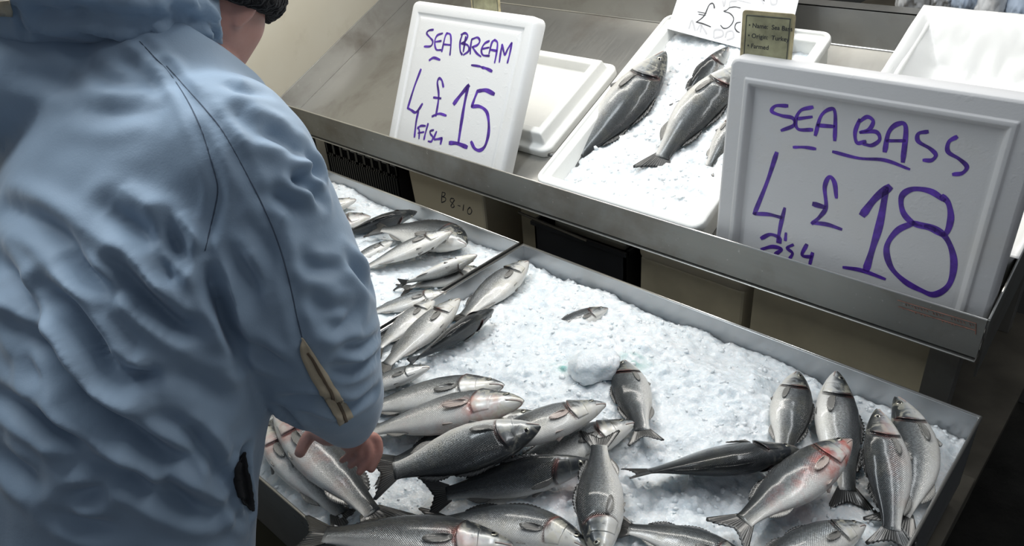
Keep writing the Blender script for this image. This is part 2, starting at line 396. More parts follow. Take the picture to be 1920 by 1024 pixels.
# ---------------------------------------------------------------- steel fish bins
BX0, BX1, BY0, BY1 = -1.243, -.132, .376, 1.300       # bass bin
CX0, CX1 = -2.20, -1.258                             # bream bin
TH = .0035
def steel_bin(name, label, x0, x1, y0, y1, depth=.17):
    root = empty(name, ((x0 + x1) / 2, (y0 + y1) / 2, RIM - depth)); tag(root, label, 'bin', 'steel bins full of fish and ice')
    R = Matrix.Translation(root.location).inverted()
    d = RIM - depth
    def panel(nm, a, b, mat=M['steel_bin']):
        o = MB().box(a, b).build(nm, mat, root); o.matrix_local = R; bevel_mod(o, .001, 1); return o
    panel('bottom', (x0, y0, d), (x1, y1, d + TH))
    panel('back_panel', (x0, y1 - TH, d), (x1, y1, RIM))
    panel('front_panel', (x0, y0, d), (x1, y0 + TH, RIM))
    panel('side_panel', (x0, y0, d), (x0 + TH, y1, RIM))
    panel('side_panel', (x1 - TH, y0, d), (x1, y1, RIM))
    e = MB()
    for a, b in (((x0, y0), (x1, y0)), ((x1, y0), (x1, y1)), ((x1, y1), (x0, y1)), ((x0, y1), (x0, y0))):
        e.bar((*a, RIM), (*b, RIM), .0028, 8)
    o = e.build('rim', M['steel_edge'], root, True); o.matrix_local = R
    return root
steel_bin('steel_fish_bin', 'large shallow steel bin of sea bass and ice in front', BX0, BX1, BY0, BY1)
steel_bin('steel_fish_bin', 'steel bin of sea bream and ice partly hidden behind the person', CX0, CX1, BY0, BY1)

# counter carrying the bins and the crates
st = empty('counter_stand', (-1.2, .9, 0)); tag(st, 'dark stall counter carrying the two steel fish bins', 'counter')
def cpart(nm, mb, mat, bevel=.003):
    o = mb.build(nm, mat, st, False, None, bevel); o.matrix_local = Matrix.Translation(st.location).inverted(); return o
D0 = RIM - .1725
cpart('counter_top', MB().box((-2.25, .392, D0 - .03), (-.155, 1.32, D0 - .001)), M['rail'])
cpart('front_panel', MB().box((-2.25, .400, .12), (-.17, .42, D0 - .032)), M['olive'])
cpart('rail', MB().box((-2.25, .372, .10), (-.16, .399, .17)), M['rail'])
cpart('side_rail', MB().box((-.16, .44, D0 - .11), (-.118, 1.40, D0 - .055)), M['rail'])
cpart('back_ledge', MB().box((-2.62, 1.325, RIM - .30), (-.12, 2.15, RIM - .27)), M['rail'])
for x, y in ((-2.2, .45), (-.22, .45), (-2.2, 1.25), (-.22, 1.25), (-2.2, 2.05), (-.22, 2.05)):
    top = D0 - .03 if y < 1.3 else RIM - .30
    cpart('leg', MB().box((x - .025, y - .02, 0), (x + .025, y + .03, top)), M['rail'])

# ---------------------------------------------------------------- noise fields (numpy)
def hsh(i, j, k):
    v = np.sin(i * 127.1 + j * 311.7 + k * 74.7) * 43758.5453
    return v - np.floor(v)
def worley(x, y, h, seed):
    u = x / h; v = y / h; iu = np.floor(u); iv = np.floor(v)
    F1 = np.full(x.shape, 9.); F2 = F1.copy(); ID = np.zeros(x.shape)
    for di in (-1, 0, 1):
        for dj in (-1, 0, 1):
            ci = iu + di; cj = iv + dj
            d = np.hypot(ci + hsh(ci, cj, seed) - u, cj + hsh(ci, cj, seed + 5) - v); r = hsh(ci, cj, seed + 9)
            m = d < F1
            F2 = np.where(m, F1, np.minimum(F2, d)); ID = np.where(m, r, ID); F1 = np.where(m, d, F1)
    return F1, F2, ID
def vnoise(x, y, h, seed):
    u = x / h; v = y / h; i = np.floor(u); j = np.floor(v); a = u - i; b = v - j
    a = a * a * (3 - 2 * a); b = b * b * (3 - 2 * b)
    g = lambda p, q: hsh(i + p, j + q, seed)
    return (g(0, 0) * (1 - a) + g(1, 0) * a) * (1 - b) + (g(0, 1) * (1 - a) + g(1, 1) * a) * b - .5
def smooth01(x): 
    x = np.clip(x, 0, 1); return x * x * (3 - 2 * x)
def bump2(x, y, cx, cy, r, h): return h * np.exp(-((x - cx) ** 2 + (y - cy) ** 2) / (r * r))
def grains(x, y):
    f1, f2, i1 = worley(x, y, .030, 3.); g1, g2, i2 = worley(x, y, .0135, 17.)
    amp = .55 + .9 * (vnoise(x, y, .12, 31.) + .5)
    return amp * (.0105 * (i1 - .5) * smooth01((f2 - f1) * 2.2) + .0065 * (i2 - .5) * smooth01((g2 - g1) * 2.2) - .0025 * g1)

class Bed:
    """a surface fish lie on: origin o, in-plane axes ex, ey, normal n, raster of heights"""
    def __init__(s, o, ex, ey, n, a0, a1, b0, b1, hf, step=.005):
        s.o = np.asarray(o, float); s.ex = np.asarray(ex, float); s.ey = np.asarray(ey, float); s.n = np.asarray(n, float)
        s.a0, s.a1, s.b0, s.b1, s.hf, s.step = a0, a1, b0, b1, hf, step
        s.M = frame_matrix(s.o, s.ex, s.ey, s.n)
        pad = .1
        s.ga = np.arange(a0 - pad, a1 + pad, step); s.gb = np.arange(b0 - pad, b1 + pad, step)
        A, B = np.meshgrid(s.ga, s.gb, indexing='ij'); s.A, s.B = A, B
        s.G = hf(A, B, False)
    def at(s, px, py, c):
        p = at_plane(px, py, s.o + s.n * c, s.n) - s.o
        return np.array([p @ s.ex, p @ s.ey, p @ s.n])
    def height(s, a, b):
        i = np.clip(((np.asarray(a) - s.ga[0]) / s.step).round().astype(int), 0, len(s.ga) - 1)
        j = np.clip(((np.asarray(b) - s.gb[0]) / s.step).round().astype(int), 0, len(s.gb) - 1)
        return s.G[i, j]

def h_bass(x, y, fine=True):
    t = (y - BY0) / (BY1 - BY0)
    z = -.014 - .034 * smooth01((t - .35) / .65)
    z = z + bump2(x, y, -.98, 1.12, .16, .026) + bump2(x, y, -.70, 1.06, .17, .034) + bump2(x, y, -.50, 1.14, .10, .030)
    z = z + bump2(x, y, -.80, .83, .14, .012) + bump2(x, y, -.50, .98, .12, .020) - bump2(x, y, -1.02, .50, .10, .012)
    z = z + bump2(x, y, -.17, 1.12, .09, .02) - bump2(x, y, -.60, .80, .09, .010)
    z = z + .016 * vnoise(x, y, .11, 2.) + .013 * vnoise(x, y, .045, 8.) + .006 * vnoise(x, y, .022, 9.)
    e = np.minimum(np.minimum(x - BX0, BX1 - x), np.minimum(BY1 - y, .3))
    z = z - .012 * np.exp(-np.clip(e, 0, 1) / .02)
    if fine: z = z + grains(x, y)
    return z
def h_bream(x, y, fine=True):
    t = (y - BY0) / (BY1 - BY0)
    z = -.020 - .030 * smooth01((t - .55) / .45)
    z = z + bump2(x, y, -2.02, 1.20, .12, .03) + bump2(x, y, -1.60, 1.0, .2, .01) + .012 * vnoise(x, y, .10, 4.) + .007 * vnoise(x, y, .05, 6.)
    if fine: z = z + grains(x + 3., y)
    return z
bass_bed = Bed((0, 0, RIM), (1, 0, 0), (0, 1, 0), (0, 0, 1), BX0, BX1, BY0, BY1, h_bass)
bream_bed = Bed((0, 0, RIM), (1, 0, 0), (0, 1, 0), (0, 0, 1), CX0, CX1, BY0, BY1, h_bream)

# tilted steel shelf frame
TILT = math.radians(25)
SH_Y, SH_Z = 1.38, RIM + .06
SH_EX = np.array([1., 0, 0]); SH_EY = np.array([0, math.cos(TILT), math.sin(TILT)]); SH_N = np.array([0, -math.sin(TILT), math.cos(TILT)])
SH_O = np.array([0, SH_Y, SH_Z]); SH_M = frame_matrix(SH_O, SH_EX, SH_EY, SH_N)
# white box of large bass on the shelf (shelf coordinates)
WX0, WX1, WB0, WB1, WH = -1.262, -.762, .036, .735, .092
def h_box(x, y, fine=True):  # ice in the white box
    t = (y - WB0) / (WB1 - WB0)
    z = .034 + .016 * t + bump2(x, y, -1.0, .66, .10, .02) + .012 * vnoise(x, y, .10, 14.) + .006 * vnoise(x, y, .04, 16.)
    if fine: z = z + .8 * grains(x + 7., y)
    return z
box_bed = Bed(SH_O, SH_EX, SH_EY, SH_N, WX0, WX1, WB0, WB1, h_box)

def build_ice(name, label, bed, res, a0, a1, b0, b1, teal=(), pink=(), chips=700, bottom=None):
    na = int((a1 - a0) / res) + 1; nb = int((b1 - b0) / res) + 1
    A, B = np.meshgrid(np.linspace(a0, a1, na), np.linspace(b0, b1, nb), indexing='ij')
    Z = bed.hf(A, B, True)
    J = (RS.rand(na, nb, 2) - .5) * res * .7; J[0] = J[-1] = 0; J[:, 0] = J[:, -1] = 0
    V = np.stack([A + J[..., 0], B + J[..., 1], Z], -1).reshape(-1, 3)
    idx = np.arange(na * nb).reshape(na, nb)
    Fq = np.stack([idx[:-1, :-1], idx[1:, :-1], idx[1:, 1:], idx[:-1, 1:]], -1).reshape(-1, 4).tolist()
    V = V.tolist()
    # skirt to the bottom so the ice is a body, not a sheet
    edge = list(idx[:, 0]) + list(idx[-1, 1:]) + list(idx[::-1, -1][1:]) + list(idx[0, ::-1][1:-1])
    base = len(V); zb = float(Z.min()) - .03 if bottom is None else bottom
    for k in edge: V.append([V[k][0], V[k][1], zb])
    ne = len(edge)
    for k in range(ne):
        k2 = (k + 1) % ne
        Fq.append([edge[k2], edge[k], base + k, base + k2])
    Fq.append([base + k for k in range(ne - 1, -1, -1)])
    # loose angular chips, a mesh of their own on the bed
    CV, CF = [], []
    ic = bmesh.new(); bmesh.ops.create_icosphere(ic, subdivisions=1, radius=1.0)
    iv = np.array([v.co[:] for v in ic.verts]); ifc = [[v.index for v in f.verts] for f in ic.faces]; ic.free()
    for q in range(chips):
        a = a0 + .006 + (a1 - a0 - .012) * RS.rand(); b = b0 + .006 + (b1 - b0 - .012) * RS.rand()
        r = .0032 + .0062 * RS.rand() ** 2.3
        s = r * (np.array([1, .8, .6]) * (.7 + .6 * RS.rand(3)))
        rot = np.linalg.qr(RS.randn(3, 3))[0]; rot = rot * np.sign(np.linalg.det(rot))
        P = (iv * (.72 + .5 * RS.rand(len(iv), 1)) * s) @ rot
        z = float(bed.hf(np.array([a]), np.array([b]), True)[0]) + r * (-.35 + .4 * RS.rand())
        o = len(CV); CV += (P + [a, b, z]).tolist(); CF += [[i + o for i in f] for f in ifc]
    me = mesh_data(name, V, Fq, M['ice'], True)
    va = np.array(V)
    for an, spots in (('teal', teal), ('pink', pink)):
        w = np.zeros(len(va))
        for (cx, cy, r, s) in spots:
            n = vnoise(va[:, 0], va[:, 1], .016, 51.) * 1.6 + .55
            w = np.maximum(w, s * np.exp(-((va[:, 0] - cx) ** 2 + (va[:, 1] - cy) ** 2) / r ** 2) * np.clip(n, 0, 1))
        at = me.attributes.new(an, 'FLOAT', 'POINT'); at.data.foreach_set('value', w.astype(np.float32))
    o = obj(name, me, None, bed.M); tag(o, label, 'ice', None, 'stuff')
    cm = mk('ice_chips', CV, CF, M['ice_chip'], o, True); cm['kind'] = 'stuff'
    return o
_t1 = bass_bed.at(1058, 695, -.02); _t2 = bass_bed.at(1190, 690, -.02)
_p1 = bass_bed.at(1090, 925, -.02); _p2 = bass_bed.at(1500, 930, -.02)
build_ice('crushed_ice', 'bed of crushed ice under the sea bass in the front bin', bass_bed, .0036, BX0 + TH + .001, BX1 - TH - .001, BY0 + TH + .001, BY1 - TH - .001,
          teal=((_t1[0], _t1[1], .022, .9), (_t2[0], _t2[1], .03, .9), (_t2[0] + .02, _t2[1] - .05, .02, .5)), pink=((_p1[0], _p1[1], .06, 1.), (_p2[0], _p2[1], .05, 1.)), chips=1100, bottom=-.165)
build_ice('crushed_ice', 'bed of crushed ice in the bream bin beside the jacket sleeve', bream_bed, .0042, -1.0 * 2.19, CX1 - TH - .001, BY0 + TH + .001, BY1 - TH - .001,
          teal=((-1.32, 1.05, .05, .5),), chips=700, bottom=-.165)
build_ice('crushed_ice', 'crushed ice filling the white box of large sea bass', box_bed, .0042, WX0 + .036, WX1 - .036, WB0 + .036, WB1 - .036, chips=400, bottom=.016)

# the big lump of ice
def ice_lump(px, py, r, label):
    p = bass_bed.at(px, py, .0)
    bm = bmesh.new(); bmesh.ops.create_icosphere(bm, subdivisions=4, radius=1.0)
    for v in bm.verts:
        d = v.co.normalized(); q = Vector((round(d.x * 2.1) / 2.1, round(d.y * 2.1) / 2.1, round(d.z * 2.1) / 2.1))
        k = 1 + .22 * mnoise.noise(d * 1.7 + Vector((3, 1, 7))) + .10 * mnoise.noise(d * 4.5) + .04 * mnoise.noise(d * 11)
        v.co = Vector((d.x * r * 1.15 * k, d.y * r * .95 * k, d.z * r * .62 * k))
    me = bpy.data.meshes.new('ice_lump'); bm.to_mesh(me); bm.free(); me.materials.append(M['ice'])
    me.polygons.foreach_set('use_smooth', [True] * len(me.polygons))
    z = float(bass_bed.height(p[0], p[1]))
    o = obj('ice_lump', me); o.location = (p[0], p[1], RIM + z + r * .32); o.rotation_euler = (0.15, -.2, .5)
    tag(o, label, 'ice', 'lumps of frozen ice')
    return o
ice_lump(1115, 702, .047, 'fist-sized white lump of ice beside the fish with its tail towards the camera')
# ---------------------------------------------------------------- fish
PROF = {
 'bass': dict(s=[0, .012, .03, .06, .10, .15, .21, .30, .40, .50, .60, .68, .76, .82, .86],
              top=[.005, .017, .031, .049, .069, .090, .110, .129, .135, .128, .108, .084, .063, .052, .052],
              bot=[.005, .016, .030, .047, .067, .087, .107, .127, .137, .130, .108, .080, .058, .049, .050],
              th=[.004, .014, .023, .036, .048, .058, .067, .075, .076, .067, .052, .036, .023, .013, .008],
              eye=(.088, .34, .0190), op=.243, tail=(.140, .070), d1=(.30, .50, .026), d2=(.55, .70, .030), an=(.60, .72, .028)),
 'bream': dict(s=[0, .012, .03, .06, .10, .15, .21, .30, .40, .50, .60, .68, .76, .81, .85],
              top=[.006, .024, .047, .085, .120, .150, .172, .186, .180, .160, .125, .090, .052, .040, .040],
              bot=[.006, .020, .034, .058, .082, .108, .130, .152, .156, .142, .112, .080, .046, .036, .036],
              th=[.004, .014, .024, .040, .053, .062, .068, .070, .066, .056, .044, .031, .018, .011, .008],
              eye=(.105, .42, .027), op=.265, tail=(.14, .085), d1=(.30, .62, .030), d2=(.62, .73, .020), an=(.60, .73, .024)),
}
def axis_fn(by, bz):
    n = 200; s = np.linspace(0, 1.05, n); ds = s[1] - s[0]
    ty = by * (s - .5) * 2; tz = bz * (s - .5) * 2
    T = np.stack([-np.cos(ty) * np.cos(tz), -np.sin(ty) * np.cos(tz), -np.sin(tz)], -1)
    P = np.vstack([[0, 0, 0], np.cumsum((T[1:] + T[:-1]) / 2 * ds, 0)])
    def f(x):
        x = np.asarray(x, float)
        p = np.stack([np.interp(x, s, P[:, k]) for k in range(3)], -1)
        a = by * (x - .5) * 2; b = bz * (x - .5) * 2
        t = np.stack([-np.cos(a) * np.cos(b), -np.sin(a) * np.cos(b), -np.sin(b)], -1)
        ny = np.stack([-np.sin(a), np.cos(a), np.zeros_like(a)], -1)
        nz = np.cross(-t, ny)
        return p, ny, nz
    p0, p1 = f(0.)[0], f(1.)[0]
    mid = (p0 + p1) / 2
    return (lambda x: (f(x)[0] - mid, f(x)[1], f(x)[2])), float(np.linalg.norm(p1 - p0)), p0 - mid

NAMES_FISH = []
def fish(bed, kind, head, tail, side, label, roll=0, by=0, bz=0, tone=.5, blood=0, sink=.004, fat=1., group=None, pale_fin=False, settle=True, lift=0., maxpitch=.40, cat='fish', gape=0):
    P = PROF[kind]; ax, chord, e0 = axis_fn(by, bz)
    rnd = RS.rand(); rho = math.radians(roll) * (1 if side == 'L' else -1)
    zh = zt = float(bed.height(*bed.at(*head, 0)[:2])) + .02
    ss = np.linspace(.02, .97, 22); topw = np.interp(ss, P['s'], P['top']) * fat; botw = np.interp(ss, P['s'], P['bot']) * fat; thw = np.interp(ss, P['s'], P['th']) * fat
    topw[ss > .86] = .04; botw[ss > .86] = .04; thw[ss > .86] = .006
    cR, sR = abs(math.cos(rho)), abs(math.sin(rho))
    for it in range(9):
        H = bed.at(*head, zh); T = bed.at(*tail, zt)
        d2 = (H - T)[:2]; L = float(np.linalg.norm(H - T)) / chord
        hd = d2 / np.linalg.norm(d2); perp = np.array([-hd[1], hd[0]])
        pitch = math.atan2(zh - zt, np.linalg.norm(d2))
        X = np.array([hd[0] * math.cos(pitch), hd[1] * math.cos(pitch), math.sin(pitch)])
        Zu = np.array([-hd[0] * math.sin(pitch), -hd[1] * math.sin(pitch), math.cos(pitch)])
        Z0 = Zu if side == 'L' else -Zu
        Y0 = np.cross(Z0, X)
        Yr = Y0 * math.cos(rho) + Z0 * math.sin(rho); Zr = np.cross(X, Yr)
        C = (H + T) / 2
        rot = np.stack([X, Yr, Zr], -1)
        if not settle:
            zc = C[2]; break
        # where the body lies over the bed, and how low it can rest there
        p, ny, nz = ax(ss)
        hh = (topw + botw) / 2
        reqs = []
        for q in np.linspace(-.9, .9, 9):
            W = np.sqrt((hh * cR) ** 2 + (thw * sR) ** 2) * L; V = np.sqrt((thw * cR) ** 2 + (hh * sR) ** 2) * L
            loc = (p * L) @ rot.T + C
            a = loc[:, 0] + perp[0] * W * q; b = loc[:, 1] + perp[1] * W * q
            under = (p @ np.array([0, 0, 1]) * 0) - V * math.sqrt(1 - q * q)
            dz = ((p * L) @ rot.T)[:, 2] - (p[:, 0] * L * X[2])      # bend out of the bed plane
            along = -(p[:, 0]) * 0 + (loc[:, :2] - C[:2]) @ hd
            reqs.append((along, bed.height(a, b) - under - dz))
        al = np.concatenate([r[0] for r in reqs]); rq = np.concatenate([r[1] for r in reqs])
        best = None
        for pt in np.arange(-maxpitch, maxpitch + .001, .02):
            z0 = float(np.max(rq - math.tan(pt) * al)) - sink
            sc = z0 + .010 * abs(pt)
            if best is None or sc < best[0]: best = (sc, z0, pt)
        _, zc, pt = best; zc += lift
        half = float(np.linalg.norm(d2)) / 2
        nh, nt_ = zc + math.tan(pt) * half, zc - math.tan(pt) * half
        zh, zt = (nh, nt_) if it == 0 else (.5 * (zh + nh), .5 * (zt + nt_))
    if settle:
        H = bed.at(*head, zh); T = bed.at(*tail, zt); C = (H + T) / 2; zc = C[2]
    C = np.array([C[0], C[1], zc])
    if settle:   # mark the bed as occupied
        p, ny, nz = ax(np.linspace(.01, .98, 60)); s6 = np.linspace(.01, .98, 60)
        W = np.interp(s6, ss, np.sqrt(((topw + botw) / 2 * cR) ** 2 + (thw * sR) ** 2)) * L; V = np.interp(s6, ss, np.sqrt((thw * cR) ** 2 + ((topw + botw) / 2 * sR) ** 2)) * L
        loc = (p * L) @ rot.T + C
        for q in np.linspace(-.95, .95, 21):
            a = loc[:, 0] + perp[0] * W * q; b = loc[:, 1] + perp[1] * W * q; z = loc[:, 2] + V * math.sqrt(1 - q * q)
            i = np.clip(((a - bed.ga[0]) / bed.step).round().astype(int), 1, len(bed.ga) - 2); j = np.clip(((b - bed.gb[0]) / bed.step).round().astype(int), 1, len(bed.gb) - 2)
            for di in (0, 1):
                for dj in (0, 1): np.maximum.at(bed.G, (i + di, j + dj), z)
    mw = bed.M @ frame_matrix(C, X, Yr, Zr)
    nm = 'sea_bass' if kind == 'bass' else 'sea_bream'
    root = empty(nm, matrix=mw); tag(root, label, cat, group)
    skin = M['fish'] if kind == 'bass' else M['fish_bream']
    top = lambda s: np.interp(s, P['s'], P['top']) * fat
    bot = lambda s: np.interp(s, P['s'], P['bot']) * fat
    thk = lambda s: np.interp(s, P['s'], P['th']) * fat
    def mp(s, y, z):
        p, ny, nz = ax(s); return (p + ny * np.asarray(y)[..., None] + nz * np.asarray(z)[..., None]) * L
    def attrs(me, **kw):
        for k, v in kw.items():
            n = len(me.vertices); at = me.attributes.new(k, 'FLOAT', 'POINT')
            at.data.foreach_set('value', np.broadcast_to(np.asarray(v, np.float32), (n,)).ravel().astype(np.float32))
    # ---- body
    st_ = np.unique(np.concatenate([np.linspace(0, .02, 5), np.linspace(.02, .28, 40), np.linspace(.28, .86, 34)]))
    N = 40; ph = np.linspace(0, 2 * np.pi, N, endpoint=False)
    S, PH = np.meshgrid(st_, ph, indexing='ij')
    cy = np.cos(PH); sz = np.sin(PH)
    hgt = np.where(cy > 0, top(S), bot(S))
    y = hgt * cy
    lens = np.sign(sz) * np.abs(sz) ** .85
    z = thk(S) * lens * (1 - .10 * np.abs(cy) ** 3)
    # gill cover step
    sop = P['op'] - .045 * np.abs(cy) ** 2 - .012 * cy
    x = S - sop
    gro = np.exp(-((x - .011) / .0105) ** 2) * smooth01((np.abs(sz) - .35) / .3)
    fac = 1 - .13 * gro + .03 * smooth01((-x) / .02) * smooth01((x + .12) / .06) * np.abs(sz)
    pre = np.exp(-((S - (P['op'] - .062 - .03 * cy ** 2)) / .004) ** 2) * (np.abs(sz) > .4); fac = fac - .035 * pre
    # mouth cleft
    ym = -.003 - .20 * S - (0.004 + gape * .5) 
    mo = np.exp(-((y - ym) / .0045) ** 2) * smooth01((.082 - S) / .012) * (S > .003)
    fac = fac - .16 * mo
    # rough irregularity of the flesh
    z = z * fac * (1 + .012 * np.sin(S * 31 + rnd * 9) * np.cos(PH * 2)); y = y * (1 + .006 * np.sin(S * 23 + rnd * 5))
    V = mp(S, y, z).reshape(-1, 3)
    ns = len(st_); idx = np.arange(ns * N).reshape(ns, N); nx = np.roll(idx, -1, 1)
    Fq = np.stack([idx[:-1], nx[:-1], nx[1:], idx[1:]], -1).reshape(-1, 4).tolist()
    Fq.append(idx[0].tolist()[::-1]); Fq.append(idx[-1].tolist())
    me = mesh_data('body', V, Fq, skin)
    attrs(me, su=S.ravel(), sv=cy.ravel(), tone=tone, blood=blood, rnd=rnd, gill=(gro * smooth01((np.abs(sz) - .2) / .4)).ravel())
    arc = PH * (top(S) + bot(S) + 2 * thk(S)) / 4 * 1.1; arc = (PH - np.pi) * np.interp(.45, P['s'], P['top']) * fat * .88
    U = np.stack([S * L, arc * L], -1).reshape(-1, 2)
    uvl = me.uv_layers.new(name='UVMap'); li = np.zeros(len(me.loops), np.int32); me.loops.foreach_get('vertex_index', li)
    uvv = U[li].copy()
    wrap = uvv[:, 1]
    uvl.data.foreach_set('uv', uvv.astype(np.float32).ravel())
    fix_normals(me)
    obj('body', me, root)
    # ---- eyes
    es, ey, er = P['eye']
    for sd in (1, -1):
        y0 = ey * float(top(es)); sphi = math.sqrt(max(0, 1 - ey ** 2)); z0 = float(thk(es)) * sphi ** .85 * .97
        Vv = []; Ff = []; Mi = []
        rings = [(0, .62), (.28, .60), (.50, .52), (.53, .50), (.80, .28), (1.0, 0.), (1.02, -.4)]; n = 16
        for r_, h_ in rings:
            for k in range(n):
                a = 2 * math.pi * k / n
                Vv.append(mp(np.array(es + er * r_ * math.cos(a)), np.array(y0 + er * r_ * math.sin(a)), np.array(sd * (z0 + er * .34 * h_ + .0008 - .35 * er * r_ * math.sin(a)))))
        for i in range(len(rings) - 1):
            for k in range(n):
                Ff.append((i * n + k, i * n + (k + 1) % n, (i + 1) * n + (k + 1) % n, (i + 1) * n + k)); Mi.append(1 if i < 2 else 0)
        em = mesh_data('eye', Vv, Ff, [M['fish_iris'], M['fish_pupil']]); em.polygons.foreach_set('material_index', Mi); fix_normals(em)
        obj('eye', em, root)
        # gill cover plate
        a_ = np.linspace(0, 1, 14); p_ = np.radians(np.linspace(40, 148, 22)); Aa, Pp = np.meshgrid(a_, p_, indexing='ij')
        cyp = np.cos(Pp); so = P['op'] - .045 * cyp ** 2 - .012 * cyp + .004
        Sg = .150 + (so - .150) * Aa
        hg = np.where(cyp > 0, top(Sg), bot(Sg)); rim = np.minimum(np.minimum(Aa, 1.0), np.minimum((Pp - p_[0]) / .25, (p_[-1] - Pp) / .25)); rim = smooth01(np.clip(rim * 1.25, 0, 1))
        zg = thk(Sg) * np.sin(Pp) ** .85 * (1 - .10 * np.abs(cyp) ** 3) * (1 + .03 * Aa) + .0050 * rim * Aa ** .5 - .0012 + .0022 * Aa ** 4 * rim
        Vg = mp(Sg, hg * cyp, sd * zg).reshape(-1, 3); gi = np.arange(14 * 22).reshape(14, 22)
        Fg = np.stack([gi[:-1, :-1], gi[1:, :-1], gi[1:, 1:], gi[:-1, 1:]], -1).reshape(-1, 4).tolist()
        gm = mesh_data('gill_cover', Vg, Fg, skin); attrs(gm, tone=tone, sv=cyp.ravel(), rnd=rnd, su=np.minimum(Sg, .195).ravel(), blood=blood, gill=(smooth01((Aa - .80) / .14) * smooth01((cyp + .55) / .5)).ravel())
        solidify(obj('gill_cover', gm, root), .0016 * L / .33)
    # ---- fins
    def fin(nm, s0, y0, z0, s1, y1, z1, mat, m=6, thick=.0009, rip=.0011):
        n = len(s0); W = np.linspace(0, 1, m)[:, None]
        s_ = s0[None] * (1 - W) + s1[None] * W; y_ = y0[None] * (1 - W) + y1[None] * W; z_ = z0[None] * (1 - W) + z1[None] * W
        z_ = z_ + rip * W * np.where(np.arange(n) % 2, 1, -1)[None]
        V = mp(s_, y_, z_).reshape(-1, 3); gi = np.arange(m * n).reshape(m, n)
        Fg = np.stack([gi[:-1, :-1], gi[1:, :-1], gi[1:, 1:], gi[:-1, 1:]], -1).reshape(-1, 4).tolist()
        fm = mesh_data(nm, V, Fg, mat); attrs(fm, ray=np.broadcast_to(np.linspace(0, 1, n)[None], (m, n)).ravel())
        o = obj(nm, fm, root); solidify(o, thick * L / .33, 0); return o
    u = np.linspace(-1, 1, 33); spread, fork = P['tail']
    jag = .006 * np.where(np.arange(33) % 3 == 0, 1, -.4) * (RS.rand(33))
    tw = (RS.rand() - .5) * .03
    fin('tail_fin', np.full(33, .835), u * .047, np.zeros(33), 1.0 - fork * (1 - np.abs(u) ** 1.25) - .02 * (np.abs(u) > .97) + jag, u * spread * (.92 + .1 * rnd), tw * u + .006 * np.sin(u * 4 + rnd * 6), M['fin_dark'], 8, .0016)
    for nm_, (a, b, h) in (('dorsal_fin', P['d1']), ('dorsal_fin', P['d2'])):
        q = np.linspace(0, 1, 20); s0 = a + (b - a) * q
        hh_ = h * np.sin(np.pi * np.clip(q * .85 + .12, 0, 1)) ** .7
        fin(nm_, s0, top(s0) - .004, 0 * q, s0 + .030 + .01 * q, top(s0 + .02) + hh_ - .008 * (np.arange(20) % 2), 0 * q + (rnd - .5) * .012, M['fin_dark'], 4)
    a, b, h = P['an']; q = np.linspace(0, 1, 14); s0 = a + (b - a) * q
    fin('anal_fin', s0, -(bot(s0) - .004), 0 * q, s0 + .035, -(bot(s0 + .02) + h * np.sin(np.pi * np.clip(q * .85 + .12, 0, 1))), 0 * q, M['fin_grey'], 4)
    pm = M['fin_pale'] if pale_fin else M['fin_grey']
    for sd in (1, -1):
        q = np.linspace(-1, 1, 21); sb = P['op'] + .020
        yb = -.30 * float(bot(sb)); zb = float(thk(sb)) * .97
        pl = .115 if kind == 'bass' else .17
        an_ = q * 1.05; rad = pl * 1.12 * (np.cos(an_ * 1.1) ** 1.5 * .80 + .20)
        yy = yb - .012 + rad * np.sin(an_) * .34 - .10 * (rad * np.cos(an_))
        send = sb + rad * np.cos(an_) 
        zend = thk(send) * np.sqrt(np.clip(1 - (yy / np.where(yy > 0, top(send), bot(send))) ** 2, 0, 1)) + .010 + .010 * rnd * np.cos(q * 1.3) + .004 * q
        fin('pectoral_fin', np.full(21, sb), yb + q * .013, np.full(21, sd * (zb)), send, yy, sd * zend, pm, 6, .0012)
        sb = .30; q = np.linspace(0, 1, 11); y_b = -float(bot(sb)) * .93
        fin('pelvic_fin', sb + .018 * q, np.full(11, y_b), np.full(11, sd * .016), sb + .085 + .022 * q - .03 * q ** 2, y_b - .012 - .012 * q, sd * (.020 + .016 * q), pm, 4)
    # lip
    lm = []; n = 18
    qa = np.linspace(-1, 1, n); 
    sl = .004 + .072 * np.abs(qa); yl = -.003 - .20 * sl - .006; zl = np.sign(qa) * thk(sl) * np.sqrt(np.clip(1 - (yl / bot(sl)) ** 2, 0, 1)) * 1.0
    pts = mp(sl, yl, zl)
    sweep('lip', pts, [.0034 * L * (1.25 - .6 * abs(q)) for q in qa], M['mouth'], root)
    NAMES_FISH.append((label, round(L, 3), round(zc, 3)))
    return root
# ---------------------------------------------------------------- the fish
GB = 'sea bass on the front bed of ice'
GS = 'fish in the bream bin'
GW = 'large sea bass in the white box'
def B(head, tail, side, label, **k): return fish(bass_bed, 'bass', head, tail, side, label, group=GB, **k)
# buried and lowest layer first
B((1140, 578), (1000, 636), 'L', 'grey sea bass half buried in the ice behind the white lump', tone=.60, sink=.027, roll=8, maxpitch=.1)
B((990, 490), (848, 612), 'L', 'plump silver sea bass with its head up against the corner of the two bins', tone=.42, roll=-5, fat=1.05)
B((815, 562), (690, 668), 'L', 'yellowish sea bass with dark gill just behind the bin divider end', tone=.38, roll=-6)
B((862, 560), (700, 706), 'L', 'silver sea bass with white belly between the yellowish one and the black backed one', tone=.40, roll=-8)
B((926, 580), (755, 690), 'R', 'black backed sea bass with wet shine lying along the bare ice', tone=.86, roll=52)
B((806, 688), (640, 742), 'L', 'sea bass of which only the head shows above the upper pale fish by the sleeve', tone=.45)
B((600, 742), (455, 812), 'L', 'pale sea bass mostly hidden under the sleeve at the left edge of the bin', tone=.35)
B((560, 770), (440, 848), 'L', 'silver sea bass peeping out between the jacket and the elbow', tone=.45)
